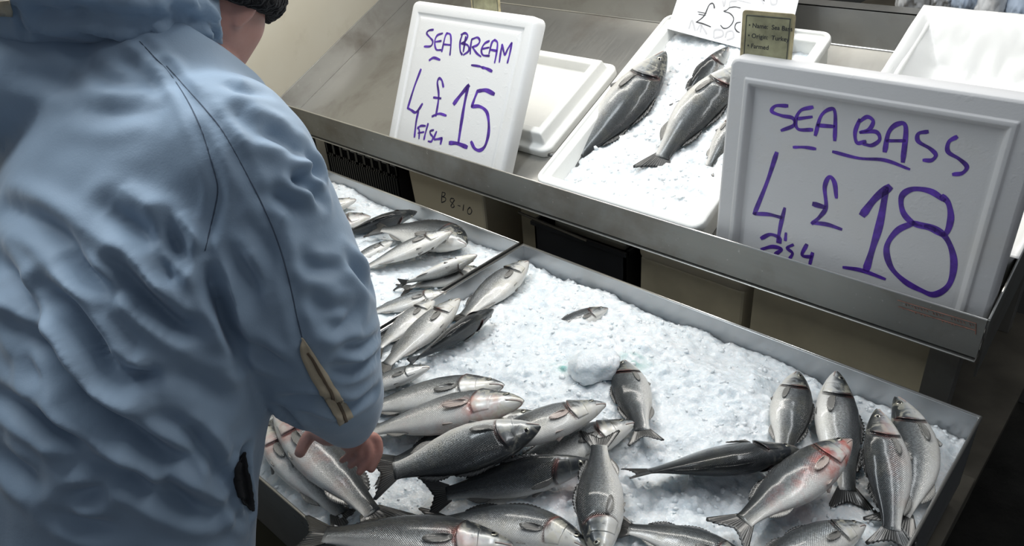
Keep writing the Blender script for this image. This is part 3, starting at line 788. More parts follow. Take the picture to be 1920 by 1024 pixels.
B((1192, 792), (900, 905), 'L', 'scaly silver sea bass passing under the raised tail', tone=.50, roll=-4)
B((1012, 775), (694, 886), 'L', 'silver sea bass with a scaly back lying behind the big slate-dark one', tone=.52, roll=6)
B((1136, 757), (838, 858), 'L', 'silver sea bass with black gill slit and pink belly fin pointing right', tone=.46, roll=-6, pale_fin=True)
B((946, 722), (640, 778), 'L', 'upper of the two pale sea bass emerging from under the sleeve', tone=.44, roll=-4, by=.10)
B((982, 752), (655, 818), 'L', 'lower of the two pale sea bass emerging from under the sleeve', tone=.36, blood=.5, roll=-6, by=.10, pale_fin=True)
B((1168, 676), (1212, 832), 'L', 'sea bass with its forked tail towards the camera beside the white ice lump', tone=.66, roll=-2, fat=1.12, sink=.012)
B((1496, 697), (1462, 880), 'R', 'grey sea bass pointing to the back panel, leftmost of the four heads there', tone=.60, roll=0, fat=1.1)
B((1569, 697), (1600, 968), 'R', 'white bellied sea bass with its tail below the bloody headed one', tone=.48, roll=-6, by=-.12, fat=.92)
B((1678, 744), (1664, 1000), 'L', 'curved sea bass lying along the right side of the bin', tone=.46, roll=-4, by=-.46, fat=.84, maxpitch=.12)
B((1644, 767), (1672, 1036), 'L', 'broad sea bass with a red mark on its gill beside the curved one', tone=.54, roll=0, by=-.12, blood=.3, fat=1.0)
B((1500, 844), (1170, 890), 'R', 'long dark sea bass with bright wet highlights across the middle of the ice', tone=.84, roll=34, fat=1.08)
B((1598, 822), (1360, 1004), 'L', 'sea bass with blood on its jaw and belly', tone=.50, roll=-4, blood=1., pale_fin=True)
B((1022, 904), (782, 975), 'L', 'scaly sea bass sunk in the ice behind the arched one', tone=.55, sink=.034)
B((1114, 866), (790, 936), 'L', 'dark olive sea bass under the big slate-dark one', tone=.88, roll=62, fat=.80)
B((1014, 800), (692, 898), 'R', 'big slate-dark sea bass with a clear eye in the middle of the pile', tone=.76, roll=-18, fat=1.08)
B((1105, 1030), (784, 988), 'L', 'arched silver sea bass with a row of bright scales near the bottom of the photo', tone=.48, roll=0, by=.40)
B((1420, 1066), (1140, 985), 'L', 'scaly sea bass coming out from under the belly-up-tailed one on its right', tone=.52, by=.15)
B((1126, 1052), (1124, 806), 'R', 'sea bass with its dark forked tail raised, lying straight towards the camera', tone=.50, roll=2, fat=1.06)
B((1622, 984), (1380, 1075), 'L', 'sea bass cut by the bottom of the photo near the right corner of the bin', tone=.46, roll=-4)
B((484, 794), (668, 996), 'R', 'pale pinkish sea bass along the left front edge of the bin', tone=.36, roll=-10, blood=.4, fat=.80, sink=.010)
B((512, 766), (734, 1000), 'R', 'sea bass being gripped by the hand', tone=.50, roll=-6, blood=.45, fat=.80, sink=.016)
B((962, 1022), (552, 1000), 'L', 'brownish sea bass with open gill overhanging the front edge of the bin', tone=.66, roll=-4, blood=.3)

def S(kind, head, tail, side, label, **k): return fish(bream_bed, kind, head, tail, side, label, group=GS, **k)
S('bream', (614, 372), (520, 400), 'L', 'dark fish nose peeping out beside the shoulder', tone=.85)
S('bass', (668, 374), (520, 420), 'L', 'pale fish by the heap of ice next to the shoulder', tone=.36)
S('bream', (695, 406), (540, 440), 'L', 'sea bream with a red spot on its snout', tone=.42, fat=1.0, blood=.3)
S('bass', (782, 397), (618, 448), 'R', 'black backed fish slanting across the bream bin', tone=.88, roll=48)
S('bream', (876, 458), (690, 428), 'L', 'blue-grey sea bream against the far panel of its bin', tone=.62, fat=1.15, roll=10, by=.12, lift=.012)
S('bass', (738, 452), (640, 498), 'L', 'small grey fish with its tail near the sleeve', tone=.60, sink=.014)
S('bass', (848, 434), (660, 512), 'L', 'silver scaled fish with a pale head across the blue-grey bream', tone=.40, roll=-8)
S('bream', (905, 505), (745, 545), 'L', 'silver scaled bream under the curved white belly', tone=.46, fat=.95)
S('bass', (838, 548), (672, 592), 'L', 'silver fish with its head at the bin divider', tone=.42)
S('bass', (895, 478), (740, 535), 'L', 'curved fish lying belly up', tone=.34, roll=-48, by=.35)

def Wb(head, tail, side, label, **k): return fish(box_bed, 'bass', head, tail, side, label, group=GW, settle=True, **k)
Wb((1248, 97), (1052, 318), 'R', 'large dark backed sea bass along the left side of the white box', tone=.62, roll=-14, sink=.012, by=.12, fat=1.05)
Wb((1366, 88), (1270, 210), 'L', 'dark sea bass head sticking out of the ice at the back of the white box', tone=.86, roll=30, sink=.022, maxpitch=.3)
Wb((1402, 120), (1222, 330), 'R', 'large speckled sea bass curving through the middle of the white box', tone=.60, roll=-14, sink=.010, by=-.25)
Wb((1390, 205), (1318, 330), 'R', 'pale sea bass half hidden behind the sea bass price sign', tone=.40, roll=0, sink=.012)
# ---------------------------------------------------------------- tilted display shelf
shelf = empty('display_shelf', matrix=SH_M); tag(shelf, 'tilted stainless steel display shelf carrying the boxes and price signs', 'shelf')
def spart(nm, mb, mat, bevel=.002, world=False, parent=None):
    o = mb.build(nm, mat, shelf, False, None, bevel)
    if world: o.matrix_local = SH_M.inverted()
    return o
SX0, SX1, SB1 = -2.505, -.176, .795
spart('shelf_pan', MB().box((SX0, -.005, -.004), (SX1, SB1, 0)), M['steel_pan'])
LZ0, LZ1 = RIM + .070, RIM + .1525
spart('front_lip', MB().hexa([(SX0, SH_Y - .004, LZ0), (SX1, SH_Y - .004, LZ0), (SX1, SH_Y + .0, LZ0), (SX0, SH_Y + .0, LZ0),
                            (SX0, SH_Y - .006, LZ1), (SX1, SH_Y - .006, LZ1), (SX1, SH_Y - .001, LZ1), (SX0, SH_Y - .001, LZ1)]), M['steel_dark'], 0, True)
spart('lip_flange', MB().box((SX0, SH_Y - .004, LZ0 - .003), (SX1, SH_Y + .03, LZ0)), M['steel_dark'], 0, True)
e = MB().bar((SX0, SH_Y - .0035, LZ1), (SX1, SH_Y - .0035, LZ1), .0022, 8); spart('lip_edge', e, M['steel_edge'], 0, True)
ln = (LZ1 - SH_Z) * math.cos(TILT)
for x, nm in ((SX0, 'side_panel'), (SX1, 'side_panel')):
    a, b = (x - .004, x) if x == SX0 else (x, x + .004)
    q = []
    for c0, bb in ((-.06, (.0, SB1)), (ln, (ln * math.tan(TILT) - .002, SB1 + .05))):
        q += [(a, bb[0], c0), (b, bb[0], c0), (b, bb[1], c0), (a, bb[1], c0)]
    spart(nm, MB().hexa(q), M['steel_pan'] if x == SX0 else M['steel_dark'], 0)
spart('side_edge', MB().bar((SX0 - .002, ln * math.tan(TILT), ln), (SX0 - .002, SB1 + .05, ln), .0025, 8), M['steel_pan'], 0)
spart('side_edge', MB().bar((SX1 + .002, ln * math.tan(TILT), ln), (SX1 + .002, SB1 + .05, ln), .0025, 8), M['steel_edge'], 0)
# back panel rises from the fold
bp = SH_O + SH_EY * SB1
spart('back_panel', MB().box((SX0, bp[1], bp[2] - .004), (SX1, bp[1] + .004, bp[2] + .097)), M['steel_pan'], 0, True)
spart('fold_edge', MB().bar((SX0, bp[1] - .002, bp[2] + .001), (SX1, bp[1] - .002, bp[2] + .001), .002, 6), M['steel_edge'], 0, True)
spart('back_flange', MB().box((SX0, bp[1], bp[2] + .094), (SX1, bp[1] + .06, bp[2] + .098)), M['steel_pan'], 0, True)
# legs
for x in (-2.47, -.235):
    spart('leg', MB().box((x - .028, 1.425, RIM - .27), (x + .028, 1.465, LZ0 - .001)), M['steel_pan'], .002, True)
    spart('leg', MB().box((x - .028, 2.03, RIM - .27), (x + .028, 2.07, RIM + .34)), M['steel_pan'], .002, True)
# worn notice on the lip
def lip_pt(px, py, off=.0012):
    p = at_y(px, py, SH_Y - .005 - off); return p
nb = MB()
for a, b in (((1683, 563), (1830, 607)), ((1830, 607), (1829, 627)), ((1684, 575), (1829, 620))):
    nb.bar(lip_pt(*a), lip_pt(*b), .0009, 6)
rs = random.Random(3); wn = MB(); 
for row, (o, n) in enumerate(((0, 24), (9, 22))):
    for k in range(n):
        if rs.random() < .25: continue
        x = 1692 + k * 5.7; y = 568 + (x - 1684) * .305 + o - 2
        wn.bar(lip_pt(x, y), lip_pt(x + rs.uniform(1, 3), y + rs.uniform(2, 5)), .0008, 5)
spart('worn_notice', nb, M['ink_red'], 0, True); spart('worn_print', wn, M['ink_red'], 0, True)

# ---------------------------------------------------------------- strokes written on a plane
def ribbon(nm, strokes, p0, n, parent, width, mat, conv, lift=.0006, inv=None, var=.25, seed=1):
    """marker strokes: flat rounded ribbons lying on the plane (p0, n)"""
    n = _u(n); V = []; Fc = []; r_ = random.Random(seed)
    for st_ in strokes:
        w = width
        if isinstance(st_, tuple) and isinstance(st_[0], (int, float)): w = st_[0] * width; st_ = st_[1]
        P = [at_plane(*conv(q), p0, n) for q in st_]
        if len(P) > 2: P = catmull(P, 7)
        else: P = [P[0] + (P[1] - P[0]) * k / 6 for k in range(7)]
        P = [np.asarray(p) for p in P]; m = len(P); ph = r_.random() * 6
        L = []; Rr = []
        for k in range(m):
            t = _u(P[min(k + 1, m - 1)] - P[max(k - 1, 0)]); b = np.cross(n, t)
            ww = w * (1 + var * math.sin(k * .5 + ph) * .6) * (.75 if k in (0, m - 1) else 1)
            q = P[k] + (t * -ww * .35 if k == 0 else t * ww * .35 if k == m - 1 else 0)
            L.append(q + b * ww / 2); Rr.append(q - b * ww / 2)
        o = len(V)
        for off in (lift, lift - .0009):
            V += [p + n * off for p in L] + [p + n * off for p in Rr]
        for k in range(m - 1):
            Fc.append((o + k, o + k + 1, o + m + k + 1, o + m + k))
            Fc.append((o + 2 * m + k, o + 3 * m + k, o + 3 * m + k + 1, o + 2 * m + k + 1))
            Fc.append((o + k, o + 2 * m + k, o + 2 * m + k + 1, o + k + 1)); Fc.append((o + m + k, o + m + k + 1, o + 3 * m + k + 1, o + 3 * m + k))
    o = mk(nm, V, Fc, mat, parent, False); fix_normals(o.data)
    if inv is not None: o.matrix_local = inv
    return o

# ---------------------------------------------------------------- sea bream price sign
def sign(name, label, W, H, prof, r, BL, alpha, mat, below, bot=.30):
    """polystyrene box lid standing on the pan; BL = world point where its left edge meets the lip line"""
    up = np.array([0, math.cos(alpha), math.sin(alpha)]); ex = np.array([1., 0, 0]); nz = np.cross(ex, up)
    o = np.asarray(BL) - up * below + ex * W / 2 + up * H / 2
    Mx = frame_matrix(o, ex, up, nz)
    root = empty(name, matrix=Mx); tag(root, label, 'sign', 'polystyrene lids used as price signs')
    V, Fc = loft([rr(W - 2 * i, H - i - i * bot, max(r - i, .003), z, 5, 0, -(i - i * bot) / 2) for i, z in prof])
    b = mk('lid', V, Fc, mat, root, True); fix_normals(b.data)
    m = b.modifiers.new('ws', 'WEIGHTED_NORMAL'); bevel_mod(b, .0025, 2, 30)
    return root, o, nz, Mx
a1 = math.radians(65)
pr = [(.0, -.045), (.0, -.012), (.004, -.004), (.010, 0), (.034, 0), (.038, -.0045), (.046, -.0045), (.050, -.0015), (.06, -.0015)]
p1 = at_y(727, 250, SH_Y + .040)
sg1, o1, n1, M1 = sign('bream_price_sign', 'tall white polystyrene sign reading sea bream in purple marker', .512, .465, pr, .022, p1, a1, M['foam_sign_bright'], .045)
f1 = o1 + n1 * (-.0015)
cv1 = lambda q: (740 + q[0] / 3.413, q[1] / 3.413)
W_ = 1.0
bream_strokes = [
 [(248, 190), (218, 196), (206, 215), (226, 240), (244, 265), (232, 295), (190, 298)],
 [(308, 213), (272, 228), (257, 268), (266, 316), (298, 320)], [(262, 268), (298, 262)],
 [(302, 330), (322, 240), (335, 212)], [(335, 212), (358, 225), (360, 290), (354, 352)], [(316, 284), (358, 288)],
 [(432, 225), (419, 270), (420, 325), (432, 350)], [(425, 222), (452, 212), (468, 230), (452, 262), (428, 278)], [(428, 278), (468, 290), (474, 325), (440, 352)], [(455, 235), (440, 330)],
 [(494, 250), (486, 300), (484, 345)], [(494, 252), (530, 240), (545, 262), (530, 288), (496, 302)], [(498, 302), (525, 340), (552, 362)],
 [(606, 262), (575, 280), (556, 318), (565, 352), (606, 358)], [(565, 312), (604, 304)],
 [(604, 345), (622, 275), (640, 255)], [(640, 255), (658, 275), (652, 340), (640, 402)], [(612, 318), (656, 326)],
 [(670, 398), (680, 330), (688, 285)], [(688, 285), (698, 330), (706, 350), (726, 310), (750, 275)], [(750, 275), (738, 340), (722, 402)],
 (1.25, [(222, 386), (250, 370), (290, 383)]), (1.0, [(492, 417), (540, 424), (562, 432)]), (1.35, [(562, 432), (590, 440), (622, 456)]),
 (1.3, [(168, 445), (125, 560), (84, 692)]), (1.3, [(84, 692), (108, 706), (132, 720), (155, 700), (178, 664)]), (1.3, [(152, 712), (138, 780), (127, 876)]),
 (1.2, [(312, 556), (302, 515), (285, 502), (274, 530), (282, 600), (278, 660), (264, 742)]), (1.2, [(240, 745), (285, 728), (330, 740)]), (1.3, [(250, 624), (296, 630)]),
 (2.0, [(380, 664), (425, 605), (474, 548)]), (1.7, [(470, 552), (448, 660), (428, 780), (408, 915)]), (1.9, [(352, 915), (400, 918), (462, 942)]),
 (1.9, [(538, 582), (585, 578), (636, 602)]), (1.4, [(532, 580), (512, 630), (494, 682)]), (1.6, [(494, 682), (545, 682), (588, 715), (602, 780), (600, 860), (578, 935), (545, 962), (512, 950), (490, 908)]),
 (1.0, [(156, 888), (158, 840), (150, 812)]), (1.1, [(146, 822), (168, 806), (198, 806)]), (1.0, [(150, 852), (188, 845)]), (1.1, [(188, 892), (198, 850), (214, 792)]),
 (1.0, [(250, 832), (228, 840), (230, 858), (244, 878), (236, 905), (214, 904)]), (1.2, [(268, 842), (252, 888), (278, 890), (304, 884)]), (1.3, [(302, 884), (294, 922)]),
]
ribbon('lettering', bream_strokes, f1, n1, sg1, .0062, M['ink'], cv1, .0006, M1.inverted())

# ---------------------------------------------------------------- sea bass price sign
a2 = math.radians(88.5)
pr2 = [(.0, -.040), (.0, -.010), (.003, -.003), (.008, 0), (.036, 0), (.039, .004), (.046, .0045), (.050, .001), (.056, -.010), (.064, -.011)]
p2 = at_y(1340, 432, SH_Y + .020)
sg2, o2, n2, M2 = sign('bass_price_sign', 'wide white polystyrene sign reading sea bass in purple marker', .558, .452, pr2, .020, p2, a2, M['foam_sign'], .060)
f2 = o2 + n2 * (-.011)
cv2 = lambda q: (1320 + q[0] / 1.652, q[1] / 1.652)
bass_strokes = [
 [(258, 328), (222, 328), (210, 345), (240, 358), (275, 366), (278, 388), (240, 404)],
 [(336, 332), (300, 342), (284, 372), (292, 400), (335, 402)], [(290, 368), (334, 362)],
 [(345, 418), (362, 360), (390, 338), (406, 350), (405, 434)], [(352, 388), (404, 392)],
 (.9, [(278, 456), (310, 456), (345, 461)]),
 [(482, 370), (468, 410), (474, 442), (500, 438)], [(480, 378), (505, 362), (524, 375), (512, 400), (484, 410)], [(484, 410), (532, 408), (544, 432), (520, 450), (494, 446)],
 (1.2, [(560, 468), (572, 410), (600, 384), (625, 395), (616, 500)]), [(566, 436), (622, 436)],
 [(692, 408), (664, 414), (664, 438), (700, 460), (718, 480), (705, 496), (680, 496)],
 [(782, 424), (758, 440), (756, 470), (790, 492), (814, 516), (800, 536), (772, 540)],
 (.9, [(400, 470), (480, 490), (560, 496), (636, 524)]),
 (1.3, [(225, 474), (195, 565), (156, 662)]), (1.2, [(156, 662), (200, 664), (240, 674)]), (1.2, [(250, 645), (238, 695), (228, 750)]),
 (1.2, [(410, 612), (404, 565), (388, 548), (374, 580), (378, 640), (360, 670), (335, 692)]), (1.2, [(335, 690), (380, 695), (425, 710)]), (1.5, [(340, 632), (374, 642)]),
 (2.1, [(492, 664), (530, 615), (574, 580)]), (1.9, [(565, 582), (545, 690), (522, 770), (502, 836)]), (1.2, [(432, 828), (490, 838), (560, 864)]),
 (1.5, [(745, 620), (700, 592), (645, 586), (612, 610), (618, 660), (655, 696), (700, 706), (745, 726), (764, 680), (758, 632), (738, 608)]),
 (1.6, [(650, 690), (598, 715), (566, 765), (578, 825), (620, 870), (670, 898), (715, 912), (760, 880), (774, 810), (755, 745), (715, 708), (650, 690)]),
 (1.2, [(178, 738), (205, 726), (232, 736), (236, 752)]), (1.2, [(178, 772), (212, 764), (240, 772), (222, 786)]), (1.0, [(254, 722), (252, 744)]),
 (1.0, [(276, 758), (258, 768), (274, 784), (266, 800)]), (1.1, [(318, 758), (304, 790), (334, 796)]), (1.2, [(336, 784), (328, 818)]),
]
ribbon('lettering', bass_strokes, f2, n2, sg2, .0068, M['ink'], cv2, .0006, M2.inverted(), seed=4)

# ---------------------------------------------------------------- white boxes on the shelf
def shelf_obj(name, label, cat, group, a, b, c=0.0005, yaw=0.):
    mx = SH_M @ Matrix.Translation((a, b, c)) @ Matrix.Rotation(yaw, 4, 'Z')
    o = empty(name, matrix=mx); tag(o, label, cat, group); return o, mx
def foam_box(root, W, D, H, mat, wall=.036, r=.03):
    pf = [(.020, 0), (.014, .004), (.008, H - .026), (.0, H - .022), (.0, H - .004), (.004, H), (.012, H), (.014, H - .008), (wall - .008, H - .008), (wall - .002, H - .012), (wall + .006, .016)]
    V, Fc = rrloft(W, D, r, pf); o = mk('box', V, Fc, mat, root, True); fix_normals(o.data); bevel_mod(o, .003, 2, 30); return o
bx, bm_ = shelf_obj('polystyrene_fish_box', 'long white polystyrene box of large sea bass on ice', 'box', 'white polystyrene boxes', (WX0 + WX1) / 2, (WB0 + WB1) / 2)
foam_box(bx, WX1 - WX0, WB1 - WB0, WH, M['foam'])
# upturned lid behind the bream sign
lx, lm_ = shelf_obj('polystyrene_lid', 'white stepped polystyrene lid lying upturned behind the sea bream sign', 'tray', None, -1.595, .37)
V, Fc = rrloft(.50, .385, .03, [(.0, 0), (.0, .022), (.006, .027), (.020, .027), (.024, .031), (.030, .060), (.034, .064), (.052, .064), (.056, .060), (.064, .035), (.075, .033)])
o = mk('shell', V, Fc, M['foam'], lx, True); fix_normals(o.data); bevel_mod(o, .003, 2, 30)
# deep box with a liner behind the bass sign
b2, bm2 = shelf_obj('polystyrene_fish_box', 'empty white box with a crumpled liner behind the sea bass sign', 'box', 'white polystyrene boxes', -.375, .485, .0005)
W2, D2, H2 = .405, .66, .125
foam_box(b2, W2, D2, H2, M['foam'], .03)
def liner():
    na, nb2 = 60, 80; V = []
    for i in range(na):
        for j in range(nb2):
            u = -1 + 2 * i / (na - 1); v = -1 + 2 * j / (nb2 - 1)
            x = u * (W2 / 2 + .004); y = v * (D2 / 2 + .004)
            e = max(abs(u), abs(v)); deep = smooth01((1 - e) / .42)
            z = H2 + .004 - (H2 - .035) * deep
            x *= 1 - .0 * deep
            n = mnoise.noise(Vector((x * 9, y * 9, 1.3))) * .022 + abs(mnoise.noise(Vector((x * 22 + 5, y * 15, 4)))) * .02
            V.append((x, y, z + n * (.15 + .85 * float(deep))))
    idx = np.arange(na * nb2).reshape(na, nb2)
    Fq = np.stack([idx[:-1, :-1], idx[1:, :-1], idx[1:, 1:], idx[:-1, 1:]], -1).reshape(-1, 4).tolist()
    o = mk('liner', V, Fq, M['liner'], b2, True); solidify(o, .0012); return o
liner()

# ---------------------------------------------------------------- card £50 sign and small tags
pc = SH_O + SH_EY * .70 + SH_N * .10
upc = _u([0, math.cos(math.radians(58)), math.sin(math.radians(58))]); nc = np.cross([1., 0, 0], upc)
card_px = [(1251, 54), (1470, 112), (1512, -60), (1300, -90)]
cp = [at_plane(*q, pc, nc) for q in card_px]
cr = empty('price_card', tuple(cp[0])); tag(cr, 'white handwritten price card standing at the back of the fish box', 'sign')
inv = Matrix.Translation(-Vector(cp[0]))
o = mk('card', [p for p in cp] + [p - nc * .0012 for p in cp], [(0, 1, 2, 3), (7, 6, 5, 4), (0, 4, 5, 1), (1, 5, 6, 2), (2, 6, 7, 3), (3, 7, 4, 0)], M['paper'], cr, False); o.matrix_local = inv
fix_normals(o.data)
cv3 = lambda q: (1240 + q[0] / 6, q[1] / 6)
ribbon('lettering', [[(598, 92), (588, 48), (565, 38), (532, 68), (480, 180), (395, 250)], [(392, 248), (470, 268), (555, 302)], (.6, [(410, 132), (505, 152)]), (.6, [(420, 160), (500, 174)]),
   (.8, [(890, 90), (830, 78), (768, 86)]), (.8, [(768, 86), (735, 115), (705, 128), (770, 150), (812, 200), (800, 260), (750, 312), (700, 318), (668, 285)]),
   (.9, [(892, 250), (845, 262), (828, 310), (850, 350), (880, 366)]), (.7, [(1145, 0), (1160, 10)])], cp[0], nc, cr, .0034, M['ink_black'], cv3, .0006, inv)
for gi_, grp in enumerate(([[(690, 10), (705, 70), (720, 5)]], [[(770, 80), (775, 20), (850, 10)], (.6, [(860, 0), (1005, 36)])], [[(1130, 0), (1150, 40)], [(1230, 0), (1240, 45), (1290, 45), (1300, 0)]],
        [[(310, 320), (345, 230), (380, 340)], [(400, 340), (450, 260), (440, 360)], [(455, 290), (510, 380)]], [[(590, 420), (600, 340), (680, 340), (690, 400), (600, 430)], [(720, 420), (740, 360), (800, 350), (810, 420), (740, 450)]])):
    gl_ = ribbon('lettering', grp, cp[0], nc, cr, .0045, M['ink_grey'], cv3, .0005, inv, seed=8 + gi_); gl_['label'] = 'faint grey letters showing through'

def small_tag(label, px, plane_y, mat_edge, border, text_rows=()):
    pts = [at_y(*q, plane_y) for q in px]          # BL BR TR TL
    ex = _u(pts[1] - pts[0]); up = np.array([0, 0, 1.]); up = _u(up - ex * up.dot(ex)); nz = np.cross(ex, up)
    W = float(np.linalg.norm(pts[1] - pts[0])); H = float(np.linalg.norm(pts[3] - pts[0])); o_ = (pts[0] + pts[2]) / 2
    mx = frame_matrix(o_, ex, up, nz); r = empty('name_tag', matrix=mx); tag(r, label, 'tag', 'laminated name tags')
    V, Fc = rrloft(W, H, .007, [(.0, -.0015), (.0, 0), (.0005, .0004)]); b = mk('card', V, Fc, mat_edge, r, False); fix_normals(b.data)
    V, Fc = rrloft(W - .014, H - .014, .003, [(.0, .0), (.0, .0010)]); b = mk('printed_face', V, Fc, M['tag_face'], r, False); fix_normals(b.data)
    bw, bh = W / 2 - .0095, H / 2 - .0095; fr = MB()
    for a, c in (((-bw, -bh), (bw, -bh)), ((bw, -bh), (bw, bh)), ((bw, bh), (-bw, bh)), ((-bw, bh), (-bw, -bh))): fr.bar((*a, .0011), (*c, .0011), .0008, 6)
    fr.build('printed_border', M['ink_black'], r)
    for k, (t_, y_) in enumerate(text_rows):
        cu = bpy.data.curves.new('lettering', 'FONT'); cu.body = t_; cu.size = .0125; cu.extrude = .0002; cu.materials.append(M['ink_black'])
        tmp = bpy.data.objects.new('tmp', cu); COL.objects.link(tmp); dg = bpy.context.evaluated_depsgraph_get(); dg.update()
        tm = bpy.data.meshes.new_from_object(tmp.evaluated_get(dg)); bpy.data.objects.remove(tmp); to = obj('lettering', tm, r); to.location = (-W / 2 + .015, y_, .0013)
    return r
small_tag('dirty laminated tag naming sea bass from Turkey', [(1386, 110), (1482, 122), (1493, 30), (1393, 15)], SH_Y + .065, M['tag_edge'], 1,
          (("\u2022 Name:  Sea Bass", .018), ("\u2022 Origin:  Turkey", -.002), ("\u2022 Farmed", -.022)))
_pt = o1 + np.array([0, math.cos(a1), math.sin(a1)]) * .2375
small_tag('stained laminated tag above the sea bream sign', [(879, 24), (933, 32), (940, -42), (884, -48)], float(_pt[1]) + .03, M['tag_edge'], 1)
# ---------------------------------------------------------------- things under the shelf
LED = RIM - .27 + .001
# black slotted crate
cr0 = at_y(600, 255, 1.46); cr1 = at_y(736, 305, 1.46)
X0, X1, ZT = cr0[0] + .02, cr1[0] + .02, RIM + .030
ck = empty('black_crate', ((X0 + X1) / 2, 1.62, LED)); tag(ck, 'black slotted plastic crate under the left end of the shelf', 'crate')
inv = Matrix.Translation(-Vector(ck.location)); h0 = LED
def crate_body(x0, x1, y0, y1, z0, z1, slots):
    m = MB(); t = .006
    m.box((x0, y0, z0), (x1, y1, z0 + .008))
    for (ax0, ay0, ax1, ay1) in ((x0, y1 - t, x1, y1), (x0, y0, x0 + t, y1), (x1 - t, y0, x1, y1)): m.box((ax0, ay0, z0), (ax1, ay1, z1))
    zs = [z0, z0 + .04, z1 - .135, z1 - .115, z1 - .045, z1 - .03, z1]
    if slots:
        for a, b in ((z0, z0 + .06), (z1 - .082, z1 - .070), (z1 - .022, z1)): m.box((x0, y0, a), (x1, y0 + t, b))
        n = 30
        for k in range(n + 1):
            xx = x0 + (x1 - x0 - .006) * k / n; m.box((xx, y0, z0), (xx + .0065, y0 + t, z1 - .07))
        n = 9
        for k in range(n + 1):
            xx = x0 + (x1 - x0 - .012) * k / n; m.box((xx, y0, z1 - .08), (xx + .012, y0 + t, z1))
    else: m.box((x0, y0, z0), (x1, y0 + t, z1))
    m.box((x0 - .008, y0 - .008, z1 - .012), (x1 + .008, y0 + t, z1)); m.box((x0 - .008, y1 - t, z1 - .012), (x1 + .008, y1 + .008, z1))
    m.box((x0 - .008, y0, z1 - .012), (x0 + t, y1, z1)); m.box((x1 - t, y0, z1 - .012), (x1 + .008, y1, z1))
    return m
o = crate_body(X0, X1, 1.46, 1.80, LED, ZT, True).build('crate_body', M['black_plastic'], ck); o.matrix_local = inv
lidw = MB().box((X0 + .03, 1.50, ZT - .07), (X1 - .06, 1.76, ZT - .01)).build('white_foam_block', M['foam']); bevel_mod(lidw, .01)
tag(lidw, 'white polystyrene piece inside the black slotted crate', 'foam')
sup = MB().box((X0 + .03, 1.50, LED + .009), (X1 - .06, 1.76, ZT - .0705)).build('folded_cardboard', M['lining']); tag(sup, 'dark folded card inside the black slotted crate', 'cardboard')

def tapered(x0, x1, y0, y1, z0, z1, tp=.012):
    m = MB(); m.hexa([(x0 + tp, y0 + tp, z0), (x1 - tp, y0 + tp, z0), (x1 - tp, y1 - tp, z0), (x0 + tp, y1 - tp, z0), (x0, y0, z1), (x1, y0, z1), (x1, y1, z1), (x0, y1, z1)])
    return m
# beige box marked B 8-10
YB = 1.435
q0 = at_y(757, 307, YB); q1 = at_y(905, 357, YB); bb = at_y(985, 400, 1.6)
X0, X1 = q0[0], q1[0]; ZB = RIM + .034
br = empty('polystyrene_box', ((X0 + X1) / 2, 1.6, LED)); tag(br, 'yellowed polystyrene box marked B 8-10 under the shelf', 'box')
inv = Matrix.Translation(-Vector(br.location))
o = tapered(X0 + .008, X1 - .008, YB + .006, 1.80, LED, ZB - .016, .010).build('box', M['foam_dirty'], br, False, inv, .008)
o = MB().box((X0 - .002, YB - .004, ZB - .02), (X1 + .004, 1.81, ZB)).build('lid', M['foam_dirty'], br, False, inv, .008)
cv4 = lambda q: (560 + q[0] / 4.266, 220 + q[1] / 4.266)
tz = ZB - .016 - LED; nfr = _u([0, -1, -.010 / tz])
pf0 = np.array([0, YB + .006 + .0035, (LED + ZB) / 2 + .06])
ribbon('lettering', [[(1150, 596), (1146, 640), (1144, 682)], [(1150, 598), (1172, 606), (1168, 626), (1150, 636)], [(1150, 636), (1176, 645), (1174, 668), (1146, 682)],
   [(1244, 652), (1222, 648), (1214, 668), (1234, 690), (1246, 712), (1230, 722), (1220, 708), (1234, 684), (1248, 660)], [(1274, 704), (1294, 710)], [(1322, 698), (1316, 746)],
   [(1372, 718), (1354, 740), (1356, 770), (1376, 772), (1386, 748), (1372, 718)]], pf0, nfr, br, .0036, M['ink_black'], cv4, .0009, inv, seed=5)
# cardboard beyond
cb = MB().box((X1 + .03, 1.56, LED), (X1 + .13, 1.78, RIM - .03)).build('cardboard_box', M['board'], None, False, None, .004); tag(cb, 'brown cardboard box between the yellowed box and the black crate', 'box')
# flat black crate
YK = 1.44
k0 = at_y(972, 397, YK); k1 = at_y(1172, 487, YK); X0, X1 = k0[0] + .06, k1[0]
bk = empty('flat_black_crate', ((X0 + X1) / 2, 1.6, LED)); tag(bk, 'plain black plastic crate under the middle of the shelf', 'crate'); inv = Matrix.Translation(-Vector(bk.location))
o = crate_body(X0, X1, YK, 1.72, LED, RIM - .012, False).build('crate_body', M['black_plastic'], bk, False, inv)
o = MB().bar((X0 - .05, YK - .010, RIM + .004), (X0 + .2, YK - .012, RIM - .010), .004, 8).build('crate_rim_bar', M['rail'], bk, False, inv)
st2 = MB().box((X0 + .03, YK + .05, LED + .009), (X1 - .03, 1.69, RIM - .02)).build('folded_box', M['foam_beige'], None, False, None, .01); tag(st2, 'folded brown box lying in the plain black crate', 'box')
